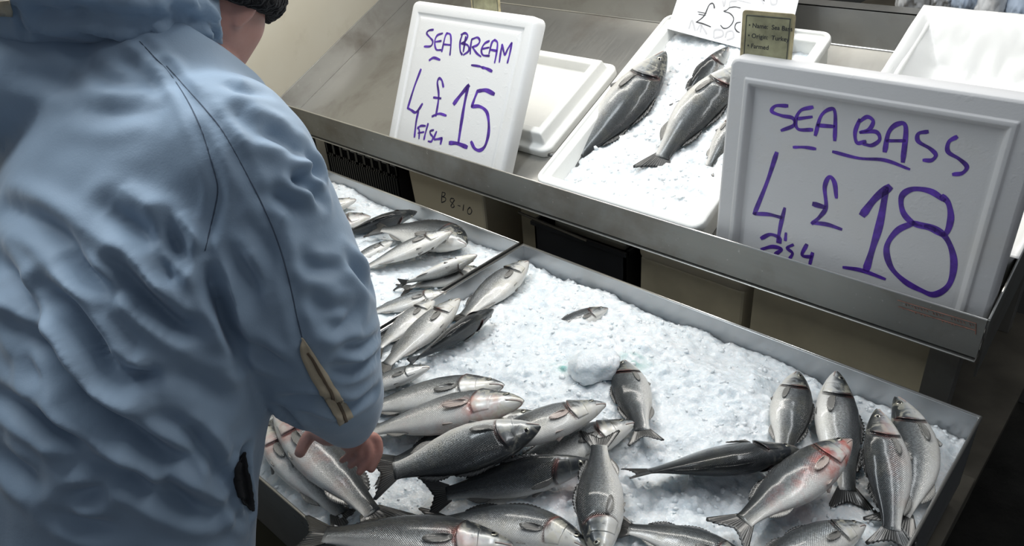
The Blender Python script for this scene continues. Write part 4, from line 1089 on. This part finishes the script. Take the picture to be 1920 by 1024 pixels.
# beige lid sticking out
l0 = at_y(1190, 468, 1.44); l1 = at_y(1404, 530, 1.44)
bl = empty('beige_foam_lid', ((l0[0] + l1[0]) / 2, 1.56, RIM - .018)); tag(bl, 'old beige polystyrene lid sticking out below the shelf lip', 'tray')
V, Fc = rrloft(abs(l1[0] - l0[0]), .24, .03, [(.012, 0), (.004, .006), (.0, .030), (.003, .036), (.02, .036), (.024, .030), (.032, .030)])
o = mk('shell', V, Fc, M['foam_beige'], bl, True); fix_normals(o.data); bevel_mod(o, .004, 2, 30)
bs = MB().box((l0[0] + .005, 1.458, LED), (l1[0] - .015, 1.66, RIM - .0185)).build('beige_box', M['board'], None, False, None, .008); tag(bs, 'old beige polystyrene box beneath the beige lid', 'box')
# beige board leaning behind the bin
YD = 1.462
d0 = at_y(1782, 655, YD); d1 = l1[0] + .004
bd = MB().box((d1, YD, LED), (d0[0], YD + .010, d0[2]))
o = bd.build('beige_board', M['board'], None, False, None, .002); tag(o, 'stained beige board standing behind the back edge of the bass bin', 'board')

# ---------------------------------------------------------------- right hand side, dark
wp = MB(); a = at_y(1905, 560, 1.72); 
wp.box((.045, 1.50, 0), (.105, 1.57, RIM + .42)); o = wp.build('wooden_post', M['wood_dark'], None, False, None, .004); tag(o, 'dark wooden post beyond the right end of the shelf', 'post')
# white bags behind the shelf
def bag(name, label, px, y, w, h, d, mat, seed):
    c = at_y(*px, y); bm = bmesh.new(); bmesh.ops.create_icosphere(bm, subdivisions=5, radius=1.0)
    for v in bm.verts:
        p = v.co.copy(); k = 1 + .22 * mnoise.noise(p * 1.6 + Vector((seed, 0, 0))) + .16 * abs(mnoise.noise(p * 4 + Vector((0, seed, 0)))) + .05 * mnoise.noise(p * 11)
        pinch = 1 - .45 * max(0, p.z) ** 1.5
        v.co = Vector((p.x * w * k * pinch, p.y * d * k * pinch, (abs(p.z) ** .8 * (1 if p.z > 0 else -.9)) * h * k))
    me = bpy.data.meshes.new(name); bm.to_mesh(me); bm.free(); me.materials.append(mat); me.polygons.foreach_set('use_smooth', [True] * len(me.polygons))
    o = obj(name, me); o.location = c; tag(o, label, 'bag', 'carrier bags behind the shelf'); return o, c
tb = at_y(1800, 30, 2.62)
back = empty('back_counter', (.1, 2.70, 0)); tag(back, 'dark counter behind the shelf with carrier bags on it', 'counter')
o = MB().box((-1.0, 2.42, RIM + .30), (1.3, 2.95, RIM + .34)).build('counter_top', M['rail'], back, False, Matrix.Translation(-Vector(back.location)), .004)
o = MB().box((-.95, 2.46, 0), (1.25, 2.90, RIM + .2995)).build('cabinet', M['wall_dark'], back, False, Matrix.Translation(-Vector(back.location)), .004)
for i, (px, w, h, d, mat, lb) in enumerate((((1716, 0), .055, .15, .08, M['bag'], 'white carrier bag nearest the end of the steel back panel'), ((1770, -5), .042, .14, .07, M['bag'], 'white carrier bag second from the end of the back panel'),
        ((1814, 5), .040, .12, .06, M['bag_blue'], 'pale blue carrier bag between the white ones'), ((1866, 0), .055, .13, .08, M['bag'], 'wide white carrier bag above the liner of the empty box'), ((1922, 12), .045, .10, .06, M['bag_blue'], 'bluish carrier bag at the right border'))):
    o, c = bag('carrier_bag', lb, px, 2.62 + .02 * (i % 2), w, h, d, mat, 3.1 * i + 1)
    low = min((o.matrix_basis @ v.co).z for v in o.data.vertices); o.location.z += RIM + .3405 - low
# ---------------------------------------------------------------- the person leaning over the bins
def tube_mesh(secs, N=28, expo=1.0):
    """secs: (centre, u, ru, v, rv) ellipse sections -> closed solid"""
    rings = []
    for c, u, ru, v, rv in secs:
        c = np.asarray(c, float); u = _u(u); v = _u(v - np.dot(v, u) * u)
        R_ = []
        for k in range(N):
            a = 2 * math.pi * k / N; ca, sa = math.cos(a), math.sin(a)
            R_.append(c + u * ru * abs(ca) ** expo * np.sign(ca) + v * rv * abs(sa) ** expo * np.sign(sa))
        rings.append(R_)
    return loft(rings)
def limb(pts, radii, N=20, sub=5):
    P = catmull(pts, sub); Rr = [float(r[0]) for r in catmull([[r, 0, 0] for r in radii], sub)]
    secs = []; u = None
    for i, p in enumerate(P):
        t = _u(P[min(i + 1, len(P) - 1)] - P[max(i - 1, 0)])
        if u is None: u = _u(np.cross(t, [0.3, 0.9, .2]))
        u = _u(u - t * u.dot(t)); secs.append((p, u, Rr[i], np.cross(t, u), Rr[i]))
    # rounded ends
    t0 = _u(P[0] - P[1]); t1 = _u(P[-1] - P[-2])
    a = secs[0]; b = secs[-1]
    pre = [(a[0] + t0 * a[2] * .75, a[1], a[2] * .45, a[3], a[2] * .45), (a[0] + t0 * a[2] * .45, a[1], a[2] * .82, a[3], a[2] * .82)]
    post = [(b[0] + t1 * b[2] * .45, b[1], b[2] * .82, b[3], b[2] * .82), (b[0] + t1 * b[2] * .75, b[1], b[2] * .45, b[3], b[2] * .45)]
    return tube_mesh(pre + secs + post, N)
def fuse(name, solids, voxel, smooth=6, fac=.5):
    mb = MB()
    for v, f in solids: mb.add(v, f)
    me = mesh_data('tmp_' + name, mb.v, mb.f, None, True); fix_normals(me)
    o = obj('tmp_' + name, me)
    m = o.modifiers.new('r', 'REMESH'); m.mode = 'VOXEL'; m.voxel_size = voxel; m.use_smooth_shade = True
    if smooth:
        s_ = o.modifiers.new('s', 'SMOOTH'); s_.factor = fac; s_.iterations = smooth
    dg = bpy.context.evaluated_depsgraph_get(); dg.update()
    out = bpy.data.meshes.new_from_object(o.evaluated_get(dg)); out.name = name
    bpy.data.objects.remove(o); bpy.data.meshes.remove(me)
    return out
def vz(x, y, z): return np.array([x, y, RIM + z])
XW = np.array([1., 0, 0])
def sec(x, y, z, rl, rd, lean, yaw=0.):
    a = math.radians(lean); b = math.radians(yaw)          # lean forward of the spine
    return (vz(x, y, z), np.array([math.cos(b), math.sin(b), 0]), rl, np.array([-math.sin(b) * math.cos(a), math.cos(a) * math.cos(b), -math.sin(a)]), rd)

PX = -1.03
torso = [sec(PX, .08, -.12, .245, .175, 3), sec(PX, .105, .02, .262, .185, 8), sec(PX, .150, .17, .262, .185, 14), sec(PX, .20, .31, .262, .185, 24),
         sec(PX, .265, .44, .265, .18, 34), sec(PX - .01, .335, .55, .265, .17, 42), sec(PX - .02, .395, .635, .235, .155, 48), sec(PX - .025, .445, .695, .17, .13, 50), sec(PX - .03, .49, .745, .11, .10, 50)]
SHR = at_depth(437, 292, .95)
arm_r = [np.array([-.975, .42, RIM + .665]), SHR, at_depth(490, 412, .97), at_depth(552, 580, 1.02), at_depth(602, 688, 1.09), at_depth(642, 752, 1.17), at_depth(654, 796, 1.235)]
WRR = arm_r[-1]; ELR = arm_r[3]
rad_r = [.085, .094, .100, .107, .088, .064, .042]
SHL = at_depth(20, 165, 1.04); ELL = vz(-1.41, .40, .44); WRL = vz(-1.36, .50, .20)
arm_l = [at_depth(170, 165, 1.02), SHL, vz(-1.36, .385, .58), ELL, vz(-1.41, .44, .34), vz(-1.385, .475, .26), WRL]
print('left wrist px', proj(WRL), proj(ELL))

person = empty('person', (PX, 0.0, 0.0)); tag(person, 'person in a blue-grey work jacket and black beanie leaning over the fish to grip one', 'person')
PINV = Matrix.Translation(-Vector(person.location))
jk = fuse('jacket', [tube_mesh(torso, 40), limb(arm_r, rad_r, 28), limb(arm_l, rad_r, 28)], .0062, 10, .6)

# -------- folds: strokes over the cloth become grooves and ridges of the mesh
def np_mesh(me):
    n = len(me.vertices); co = np.zeros(n * 3, np.float32); me.vertices.foreach_get('co', co); nn = np.zeros(n * 3, np.float32); me.vertices.foreach_get('normal', nn)
    return co.reshape(-1, 3).astype(float), nn.reshape(-1, 3).astype(float)
def bvh_of(me):
    return BVHTree.FromPolygons([v.co for v in me.vertices], [list(p.vertices) for p in me.polygons])
def cast(bvh, px, py):
    r = ray(px, py); h = bvh.ray_cast(Vector(CAM), Vector(_u(r)))
    return (np.array(h[0]), np.array(h[1])) if h[0] is not None else (None, None)
def stroke3d(bvh, pxs, n=10):
    out = []
    for q in catmull([np.array([a, b, 0.]) for a, b in pxs], n):
        p, nn = cast(bvh, q[0], q[1])
        if p is not None: out.append(p)
    return np.array(out)
jb = bvh_of(jk); jv, jn = np_mesh(jk)
D = np.zeros(len(jv))
def fold(pxs, w, dep, ridge=.6):
    P = stroke3d(jb, pxs)
    if len(P) < 3: return
    d2 = np.full(len(jv), 9.); tt = np.zeros(len(jv))
    for k, p in enumerate(P):
        d = ((jv - p) ** 2).sum(1); m = d < d2; d2[m] = d[m]; tt[m] = k / (len(P) - 1)
    d = np.sqrt(d2); tp = np.sin(np.pi * np.clip(tt * .86 + .07, 0, 1)) ** .8
    global D
    D = D + tp * dep * 1.45 * (-np.exp(-(d / (.8 * w)) ** 2) + ridge * np.exp(-((d - 1.7 * w) / (.9 * w)) ** 2))
def cj(s, ox, oy): return lambda L: [(ox + x / s, oy + y / s) for x, y in L]
q1 = cj(1.882, 0, 480)
for L, w, d in [([(60, 238), (150, 310), (250, 420), (340, 530), (450, 620), (560, 690), (660, 715)], .016, .024), ([(0, 490), (120, 560), (250, 630), (390, 670)], .014, .016),
                ([(160, 110), (250, 190), (330, 300), (390, 400), (460, 440), (530, 425)], .013, .019), ([(420, 30), (490, 120), (560, 190), (640, 250), (690, 255)], .012, .018),
                ([(250, 10), (330, 80), (415, 132)], .010, .012), ([(560, 20), (600, 70), (622, 85)], .009, .010), ([(250, 712), (350, 722), (450, 762), (560, 832), (680, 890), (770, 905)], .014, .015),
                ([(570, 735), (600, 795), (690, 880)], .010, .012), ([(80, 330), (130, 400), (180, 450)], .012, .009), ([(430, 370), (480, 420), (535, 425)], .008, .010),
                ([(500, 560), (600, 575), (680, 640), (700, 700)], .010, .008), ([(240, 860), (330, 830), (390, 790)], .012, .008), ([(190, 900), (300, 950), (420, 970)], .014, .008),
                ([(680, 610), (740, 700), (770, 800)], .010, .012), ([(0, 20), (60, 90), (160, 200)], .014, .010), ([(30, 120), (110, 180), (180, 230)], .012, .008),
                ([(0, 700), (60, 760), (130, 800)], .016, .010), ([(560, 400), (700, 440), (800, 520)], .014, .008)]: fold(q1(L), w, d)
fold([(456, 842), (446, 880), (452, 925), (472, 962)], .010, .016, .5)
fold([(430, 850), (420, 900), (440, 960), (470, 985)], .009, .008, .6)
q2 = cj(1.552, 380, 200)
for L, w, d in [([(0, 440), (40, 540), (80, 640), (110, 740)], .012, .014), ([(270, 205), (310, 235), (345, 275)], .010, .012), ([(205, 255), (250, 265), (300, 300)], .010, .007), ([(310, 560), (370, 590), (440, 580)], .011, .008),
                ([(330, 620), (400, 640), (450, 600)], .011, .009), ([(420, 440), (460, 490), (500, 540)], .011, .009), ([(380, 760), (450, 760), (520, 720)], .010, .008), ([(250, 850), (340, 850), (420, 870), (500, 830)], .011, .010),
                ([(120, 660), (180, 720), (240, 760)], .011, .008), ([(150, 350), (190, 420), (200, 520)], .012, .008), ([(100, 430), (140, 500), (150, 560)], .012, .008), ([(280, 440), (330, 470), (400, 470)], .010, .006),
                ([(230, 870), (280, 930), (330, 985)], .009, .008), ([(400, 690), (460, 700), (515, 660)], .009, .007), ([(60, 560), (70, 640), (110, 700)], .009, .008), ([(300, 120), (330, 180), (342, 230)], .010, .007),
                ([(180, 60), (250, 110), (310, 160)], .012, .006), ([(120, 20), (200, 60), (260, 80)], .012, .005)]: fold(q2(L), w, d)
q3 = cj(2.0, 0, 0)
for L, w, d in [([(60, 260), (200, 300), (360, 340)], .016, .005), ([(300, 230), (420, 300), (560, 330)], .014, .005), ([(250, 400), (400, 420), (560, 410)], .016, .004), ([(420, 210), (520, 260), (600, 330)], .012, .005),
                ([(820, 300), (900, 330), (980, 340)], .012, .005), ([(880, 420), (960, 500), (1040, 520)], .011, .006), ([(400, 780), (520, 860), (640, 960)], .016, .014), ([(620, 820), (660, 900), (690, 980)], .011, .014),
                ([(20, 780), (140, 830), (240, 900), (330, 1000)], .016, .012), ([(1100, 680), (1150, 660), (1190, 640)], .009, .010), ([(1020, 730), (1090, 780), (1130, 840)], .010, .006)]: fold(q3(L), w, d)
# soft random puckering of padded cloth
for i in range(len(jv)):
    p = jv[i]; a = p[0] * .8 + p[2] * .6; b = -p[0] * .6 + p[2] * .8
    D[i] += .0040 * mnoise.noise(Vector((a * 6, b * 15, p[1] * 9))) + .0022 * mnoise.noise(Vector((a * 17, b * 26, p[1] * 20)))
SEAMS = [[(262, 78), (290, 108), (318, 138), (352, 190), (378, 245), (398, 310), (408, 352), (402, 395), (384, 470)],
         [(312, 124), (345, 160), (385, 205), (420, 250), (458, 318), (490, 380), (516, 440), (538, 510), (556, 590), (566, 632)],
         [(1838 / 4, 640), (0, 0)]][:2]
for L in SEAMS:
    P = stroke3d(jb, L, 14)
    d2 = np.full(len(jv), 9.)
    for p in P: d2 = np.minimum(d2, ((jv - p) ** 2).sum(1))
    d = np.sqrt(d2); D += -.003 * np.exp(-(d / .006) ** 2) + .0022 * np.exp(-((d - .014) / .006) ** 2)
jv2 = jv + jn * D[:, None]
jk.vertices.foreach_set('co', jv2.astype(np.float32).ravel()); jk.update()
jk.materials.clear(); jk.materials.append(M['fabric'])
jb = bvh_of(jk)
jacket = obj('jacket', jk, person, PINV)
sm = jacket.modifiers.new('subd', 'SUBSURF'); sm.levels = 1; sm.render_levels = 1
def surf_tube(nm, pxs, r, mat, parent, bvh, sink=.0, n=16):
    P = catmull([np.array([a, b, 0.]) for a, b in pxs], n); pts = []
    for q in P:
        p, nn = cast(bvh, q[0], q[1])
        if p is not None: pts.append(p + nn * (r * .2 - sink))
    return sweep(nm, pts, r, mat, parent, 6)
for L in SEAMS: surf_tube('seam', L, .0008, M['seam'], jacket, jb)
def surf_band(nm, left, right, mat, parent, bvh, lift, n=12, m=5):
    A = catmull([np.array([*q, 0.]) for q in left], n); Bq = catmull([np.array([*q, 0.]) for q in right], n); V = []
    for a, b in zip(A, Bq):
        for k in range(m):
            q = a + (b - a) * k / (m - 1); p, nn = cast(bvh, q[0], q[1])
            if p is None:
                h = bvh.find_nearest(Vector(at_depth(q[0], q[1], 1.0))); p, nn = np.array(h[0]), np.array(h[1])
            V.append(p + nn * lift)
    N_ = len(A); gi = np.arange(N_ * m).reshape(N_, m)
    Fq = np.stack([gi[:-1, :-1], gi[1:, :-1], gi[1:, 1:], gi[:-1, 1:]], -1).reshape(-1, 4).tolist()
    o = mk(nm, V, Fq, mat, parent, True); fix_normals(o.data); solidify(o, .0016, 0); return o
tp = surf_band('sleeve_tape', [(566, 632), (564, 668), (600, 738), (636, 796)], [(570, 634), (592, 668), (628, 725), (661, 780)], M['tan'], jacket, jb, .0022)
tp['label'] = 'tan tape on the sleeve'
t2 = surf_band('tape_stripe', [(574, 660), (588, 682), (614, 730), (645, 789)], [(578, 658), (593, 680), (619, 728), (650, 787)], M['tan_dark'], tp, jb, .0034)
# hood rolled on the upper back
hood_path = [vz(-1.19, .62, .80), vz(-1.26, .52, .795), at_depth(-120, -15, 1.02), at_depth(0, -30, .955), at_depth(120, -28, .945), at_depth(235, -24, .955), at_depth(312, 4, .99), at_depth(354, 44, 1.04), at_depth(372, -40, 1.14), at_depth(340, -150, 1.2)]
hood_rad = [.034, .048, .060, .066, .069, .067, .060, .050, .042, .034]
hd = fuse('hood', [limb(hood_path, hood_rad, 24)], .0062, 5, .6)
hb = bvh_of(hd); hv, hn = np_mesh(hd)
HD = np.zeros(len(hv))
for i in range(len(hv)):
    p = hv[i]; a = math.atan2(p[1] - .425, p[0] - PX)
    HD[i] = .010 * mnoise.noise(Vector((a * 2.2, p[2] * 26, 3))) + .006 * mnoise.noise(Vector((a * 5, p[2] * 40, 8))) + .0025 * mnoise.noise(Vector((p[0] * 40, p[1] * 40, p[2] * 40)))
def hfold(pxs, w, dep, ridge=.6):
    global HD
    P = stroke3d(hb, pxs)
    if len(P) < 3: return
    d2 = np.full(len(hv), 9.)
    for p in P: d2 = np.minimum(d2, ((hv - p) ** 2).sum(1))
    d = np.sqrt(d2); HD = HD + dep * (-np.exp(-(d / w) ** 2) + ridge * np.exp(-((d - 1.9 * w) / w) ** 2))
q4 = cj(4.571, 0, 0)
for L, w, d in [([(380, 130), (560, 160), (700, 130), (900, 160), (1150, 160), (1450, 180), (1650, 200)], .012, .010), ([(200, 60), (400, 90), (620, 100)], .012, .007), ([(1500, 60), (1640, 120), (1740, 190)], .007, .007),
                ([(1680, 20), (1760, 120), (1800, 200), (1840, 300)], .005, .006), ([(1800, 220), (1840, 360), (1870, 480)], .005, .005), ([(140, 60), (160, 160), (210, 280)], .005, .006)]: hfold(q4(L), w, d)
hd.vertices.foreach_set('co', (hv + hn * HD[:, None]).astype(np.float32).ravel()); hd.update(); hd.materials.append(M['fabric']); hb = bvh_of(hd)
hood = obj('hood', hd, jacket)
hs = surf_band('hood_strap', [(-40, 2), (-10, 2), (20, 1)], [(-40, 28), (-10, 28), (23, 28)], M['tan'], hood, hb, .002, 8, 4); hs['label'] = 'tan tab at the back of the hood'
# pocket opening at the right hip
pk = surf_band('pocket_opening', [(456, 846), (440, 880), (444, 922), (466, 956)], [(460, 846), (466, 880), (474, 922), (474, 958)], M['lining'], jacket, jb, .003, 10, 5)
# cuff end lining
cu_ax = _u(WRR - arm_r[-2])

# ---- body: head, neck, trunk, arms, hands and legs in one continuous skin
HC = vz(-1.08, .515, .803); HF = _u([-.34, .76, -.52]); HU = _u(np.array([-.15, .50, .80]) - HF * HF.dot([-.15, .50, .80])); HR = np.cross(HF, HU)
def hp(r, u, f): return HC + HR * r + HU * u + HF * f
def head_solid():
    bm = bmesh.new(); bmesh.ops.create_icosphere(bm, subdivisions=5, radius=1.0); V = []
    for v in bm.verts:
        x, z, y = v.co.x, v.co.z, v.co.y           # x right, z up, y front
        rx, ry, rz = .078, .098, .118
        px, py, pz = x * rx, y * ry, z * rz
        low = smooth01(np.array((-z - .1) / .8)); low = float(low)
        px *= 1 - .26 * low * (.4 + .6 * max(0, y)); py = py * (1 - .10 * low) + .010 * low
        if y < 0 and z < -.2: py *= 1 - .25 * low
        fr = max(0, y)
        pz -= .012 * fr * low                                            # chin
        py += .016 * fr ** 6 * math.exp(-((z + .85) / .25) ** 2)           # chin point
        py += .030 * math.exp(-((x / .17) ** 2)) * math.exp(-((z + .18) / .16) ** 2) * (fr > .5)   # nose
        py += .010 * math.exp(-((x / .13) ** 2)) * math.exp(-((z - .02) / .16) ** 2) * (fr > .5)
        py -= .010 * (math.exp(-(((abs(x) - .40) / .16) ** 2)) * math.exp(-((z - .08) / .12) ** 2)) * (fr > .3)   # eye sockets
        py += .006 * math.exp(-((x / .35) ** 2)) * math.exp(-((z + .52) / .06) ** 2) * (fr > .4) - .004 * math.exp(-((x / .35) ** 2)) * math.exp(-((z + .57) / .03) ** 2) * (fr > .4)
        px += math.copysign(.006, x) * math.exp(-((z + .15) / .2) ** 2) * math.exp(-((y - .55) / .25) ** 2)     # cheekbones
        V.append(hp(px, pz, py))
    Fc = [tuple(w.index for w in f.verts) for f in bm.faces]; bm.free(); return V, Fc
def ear_solid(sd):
    secs = []
    for k in range(7):
        q = k / 6; secs.append((hp(sd * (.074 + .006 * math.sin(q * 3.14)), .028 - .062 * q, -.004 - .006 * q), HR * sd + HF * -.5, .006, HF + HR * sd * .4, .008 + .012 * math.sin(q * 3.1 + .2)))
    return tube_mesh(secs, 12)
NK = vz(PX - .02, .43, .67)
core = [(vz(PX, .10, .0), XW, .17, np.array([0, 1., 0]), .11), (vz(PX, .15, .17), XW, .17, np.array([0, 1., -.2]), .11), (vz(PX, .26, .42), XW, .19, np.array([0, 1, -.7]), .11), (vz(PX, .36, .58), XW, .18, np.array([0, 1, -.9]), .09), (NK, XW, .09, np.array([0, 1, -.9]), .07)]
GR = at_z(640, 842, RIM + .085)
# right hand on the fish: palm, four fingers over the far side, thumb on the near side
pal0 = WRR + np.array([0, .0, .0]); 
K = lambda px, py, z: at_z(px, py, RIM + z + .034)
palm = [pal0 + _u(pal0 - arm_r[-2]) * -.05, pal0, K(662, 820, .098), K(672, 826, .092)]
fingers = [([K(676, 820, .100), K(704, 821, .089), K(710, 848, .067), K(696, 881, .045)], .0084),
           ([K(670, 826, .100), K(688, 831, .090), K(692, 857, .069), K(674, 886, .047)], .0082),
           ([K(662, 828, .099), K(672, 838, .089), K(673, 857, .069), K(657, 874, .052)], .0076),
           ([K(652, 830, .097), K(656, 839, .087), K(654, 853, .069), K(641, 864, .055)], .0070)]
thumb = ([K(620, 822, .094), K(590, 812, .088), K(574, 826, .078), K(562, 850, .064)], .0105)
sol = [head_solid(), ear_solid(1), ear_solid(-1), tube_mesh(core, 24), limb([NK, vz(PX - .035, .475, .735), hp(0, -.03, -.045)], [.07, .062, .06], 20),
       limb([vz(PX + .06, .40, .63), *arm_r[1:]], [.06, .055, .052, .046, .042, .034, .028], 16),
       limb([vz(PX - .1, .40, .63), *arm_l[1:]], [.06, .055, .052, .046, .042, .036, .030], 16),
       limb(palm, [.028, .029, .027, .022], 14)]
for P_, r in fingers: sol.append(limb([palm[2]] + P_, [r * 1.15, r * 1.05, r, r * .92, r * .82], 10))
sol.append(limb([WRR, *thumb[0]], [.014, .0135, .0125, .0115, .0098], 10))
# left hand, relaxed beyond the jacket
dl = _u(WRL - ELL); pl = [WRL, WRL + dl * .05 + np.array([0, 0, -.01]), WRL + dl * .085 + np.array([0, 0, -.025])]
sol.append(limb(pl, [.028, .036, .032], 14)); sd_ = _u(np.cross(dl, [0, 0, 1]))
for k, ln in enumerate((.075, .085, .08, .062)):
    b_ = pl[2] + sd_ * (.027 - .018 * k); sol.append(limb([pl[1] + sd_ * (.018 - .012 * k), b_, b_ + dl * ln * .5 + np.array([0, 0, -.018]), b_ + dl * ln * .8 + np.array([0, 0, -.05])], [.0105, .0098, .009, .008], 10))
sol.append(limb([WRL, pl[1] + sd_ * .04, pl[1] + sd_ * .055 + dl * .03 + np.array([0, 0, -.02])], [.013, .012, .010], 10))
for sx in (-1, 1):
    sol.append(limb([vz(PX + .10 * sx, .09, .02), vz(PX + .115 * sx, .08, -.33), vz(PX + .12 * sx, -.01, -.60), vz(PX + .12 * sx, -.02, -.70), vz(PX + .125 * sx, .08, -.735)], [.10, .06, .05, .04, .032], 16))
bd_me = fuse('person_body', sol, .0032, 2, .5); bd_me.materials.append(M['skin'])
body = obj('body', bd_me, person, PINV)
# face details
def face_ball(nm, c, r, mat, parent, sc=(1, 1, 1)):
    bm = bmesh.new(); bmesh.ops.create_icosphere(bm, subdivisions=3, radius=1.0)
    V = [np.asarray(c) + HR * v.co.x * r * sc[0] + HU * v.co.z * r * sc[2] + HF * v.co.y * r * sc[1] for v in bm.verts]; Fc = [tuple(w.index for w in f.verts) for f in bm.faces]; bm.free()
    return mk(nm, V, Fc, mat, parent, True)
for sd in (1, -1):
    e_ = face_ball('eye', hp(sd * .031, .010, .080), .0115, M['eye_white'], body); face_ball('iris', hp(sd * .031, .009, .0885), .0052, M['iris'], e_, (1, .5, 1))
    eb = [hp(sd * (.012 + .012 * k), .026 + .004 * math.sin(k), .094 - .006 * k) for k in range(4)]; sweep('eyebrow', eb, .004, M['hair'], body)
face_ball('lips', hp(0, -.064, .088), .018, M['lip_skin'], body, (1.2, .35, .38))
# beanie with a thick turned-up brim
def beanie():
    bm = bmesh.new(); bmesh.ops.create_icosphere(bm, subdivisions=5, radius=1.0); V = []
    for v in bm.verts:
        V.append(hp(v.co.x * .092, .030 + v.co.z * (.112 if v.co.z > 0 else .03), v.co.y * .108 - .004))
    Fc = [tuple(w.index for w in f.verts) for f in bm.faces]; bm.free()
    secs = []
    for k in range(33):
        a = 2 * math.pi * k / 32; c = hp(math.cos(a) * .090, .028 + .012 * math.sin(a) * 1.0, math.sin(a) * .110 - .002)
        out = HR * math.cos(a) + HF * math.sin(a)
        secs.append((c, out, .017, HU, .034))
    v2, f2 = tube_mesh(secs, 16)
    return [(V, Fc), (v2, f2)]
bn = fuse('beanie', beanie(), .0042, 4, .5); bv, bnn = np_mesh(bn)
for i in range(len(bv)): bv[i] += bnn[i] * (.0035 * mnoise.noise(Vector(bv[i] * 55)) + .002 * mnoise.noise(Vector(bv[i] * 160)))
bn.vertices.foreach_set('co', bv.astype(np.float32).ravel()); bn.update(); bn.materials.append(M['knit']); obj('beanie', bn, person, PINV)
# trousers and boots
def leg_solid(sx): return limb([vz(PX + .09 * sx, .09, .04), vz(PX + .115 * sx, .08, -.33), vz(PX + .12 * sx, -.005, -.55)], [.13, .092, .078], 20)
tr = fuse('trousers', [leg_solid(-1), leg_solid(1), tube_mesh([sec(PX, .09, -.06, .19, .14, 0), sec(PX, .10, .08, .19, .14, 0)], 24)], .009, 4); tr.materials.append(M['trousers']); obj('trousers', tr, person, PINV)
for sx in (-1, 1):
    bt = fuse('boot', [limb([vz(PX + .12 * sx, -.005, -.47), vz(PX + .12 * sx, -.015, -.66), vz(PX + .122 * sx, -.01, -.715)], [.088, .070, .064], 18), tube_mesh([sec(PX + .122 * sx, .04, -.779, .05, .14, 0), sec(PX + .122 * sx, .04, -.73, .052, .14, 0), sec(PX + .122 * sx, .03, -.69, .042, .10, 0)], 20)], .007, 3)
    bt.materials.append(M['boots']); obj('boot', bt, person, PINV)
# ---------------------------------------------------------------- light
W = bpy.data.worlds.new('world'); SC.world = W; W.use_nodes = True
W.node_tree.nodes['Background'].inputs[0].default_value = (.80, .88, 1.0, 1); W.node_tree.nodes['Background'].inputs[1].default_value = .13
def lamp(nm, loc, target, sx, sy, power, col):
    d = bpy.data.lights.new(nm, 'AREA'); d.shape = 'RECTANGLE'; d.size = sx; d.size_y = sy; d.energy = power; d.color = col
    o = bpy.data.objects.new(nm, d); COL.objects.link(o); o.location = loc
    o.rotation_euler = (Vector(target) - Vector(loc)).to_track_quat('-Z', 'Y').to_euler(); return o
lamp('strip_light', (-1.45, 1.75, RIM + 1.55), (-1.2, 1.2, RIM), 1.7, .16, 18, (1.0, .965, .90))
lamp('strip_light', (-.2, 1.5, RIM + 1.75), (-.5, 1.2, RIM), 1.3, .16, 9, (.95, .98, 1.0))
lamp('strip_light', (-1.4, .48, RIM + 1.7), (-1.1, .45, RIM + .4), 1.3, .2, 14, (.88, .95, 1.0))
SC.view_settings.view_transform = 'Standard'; SC.view_settings.look = 'None'; SC.view_settings.gamma = 1.0; SC.view_settings.use_curve_mapping = False
SC.view_settings.exposure = 0.42
SC.cycles.max_bounces = 8
bpy.context.view_layer.update()
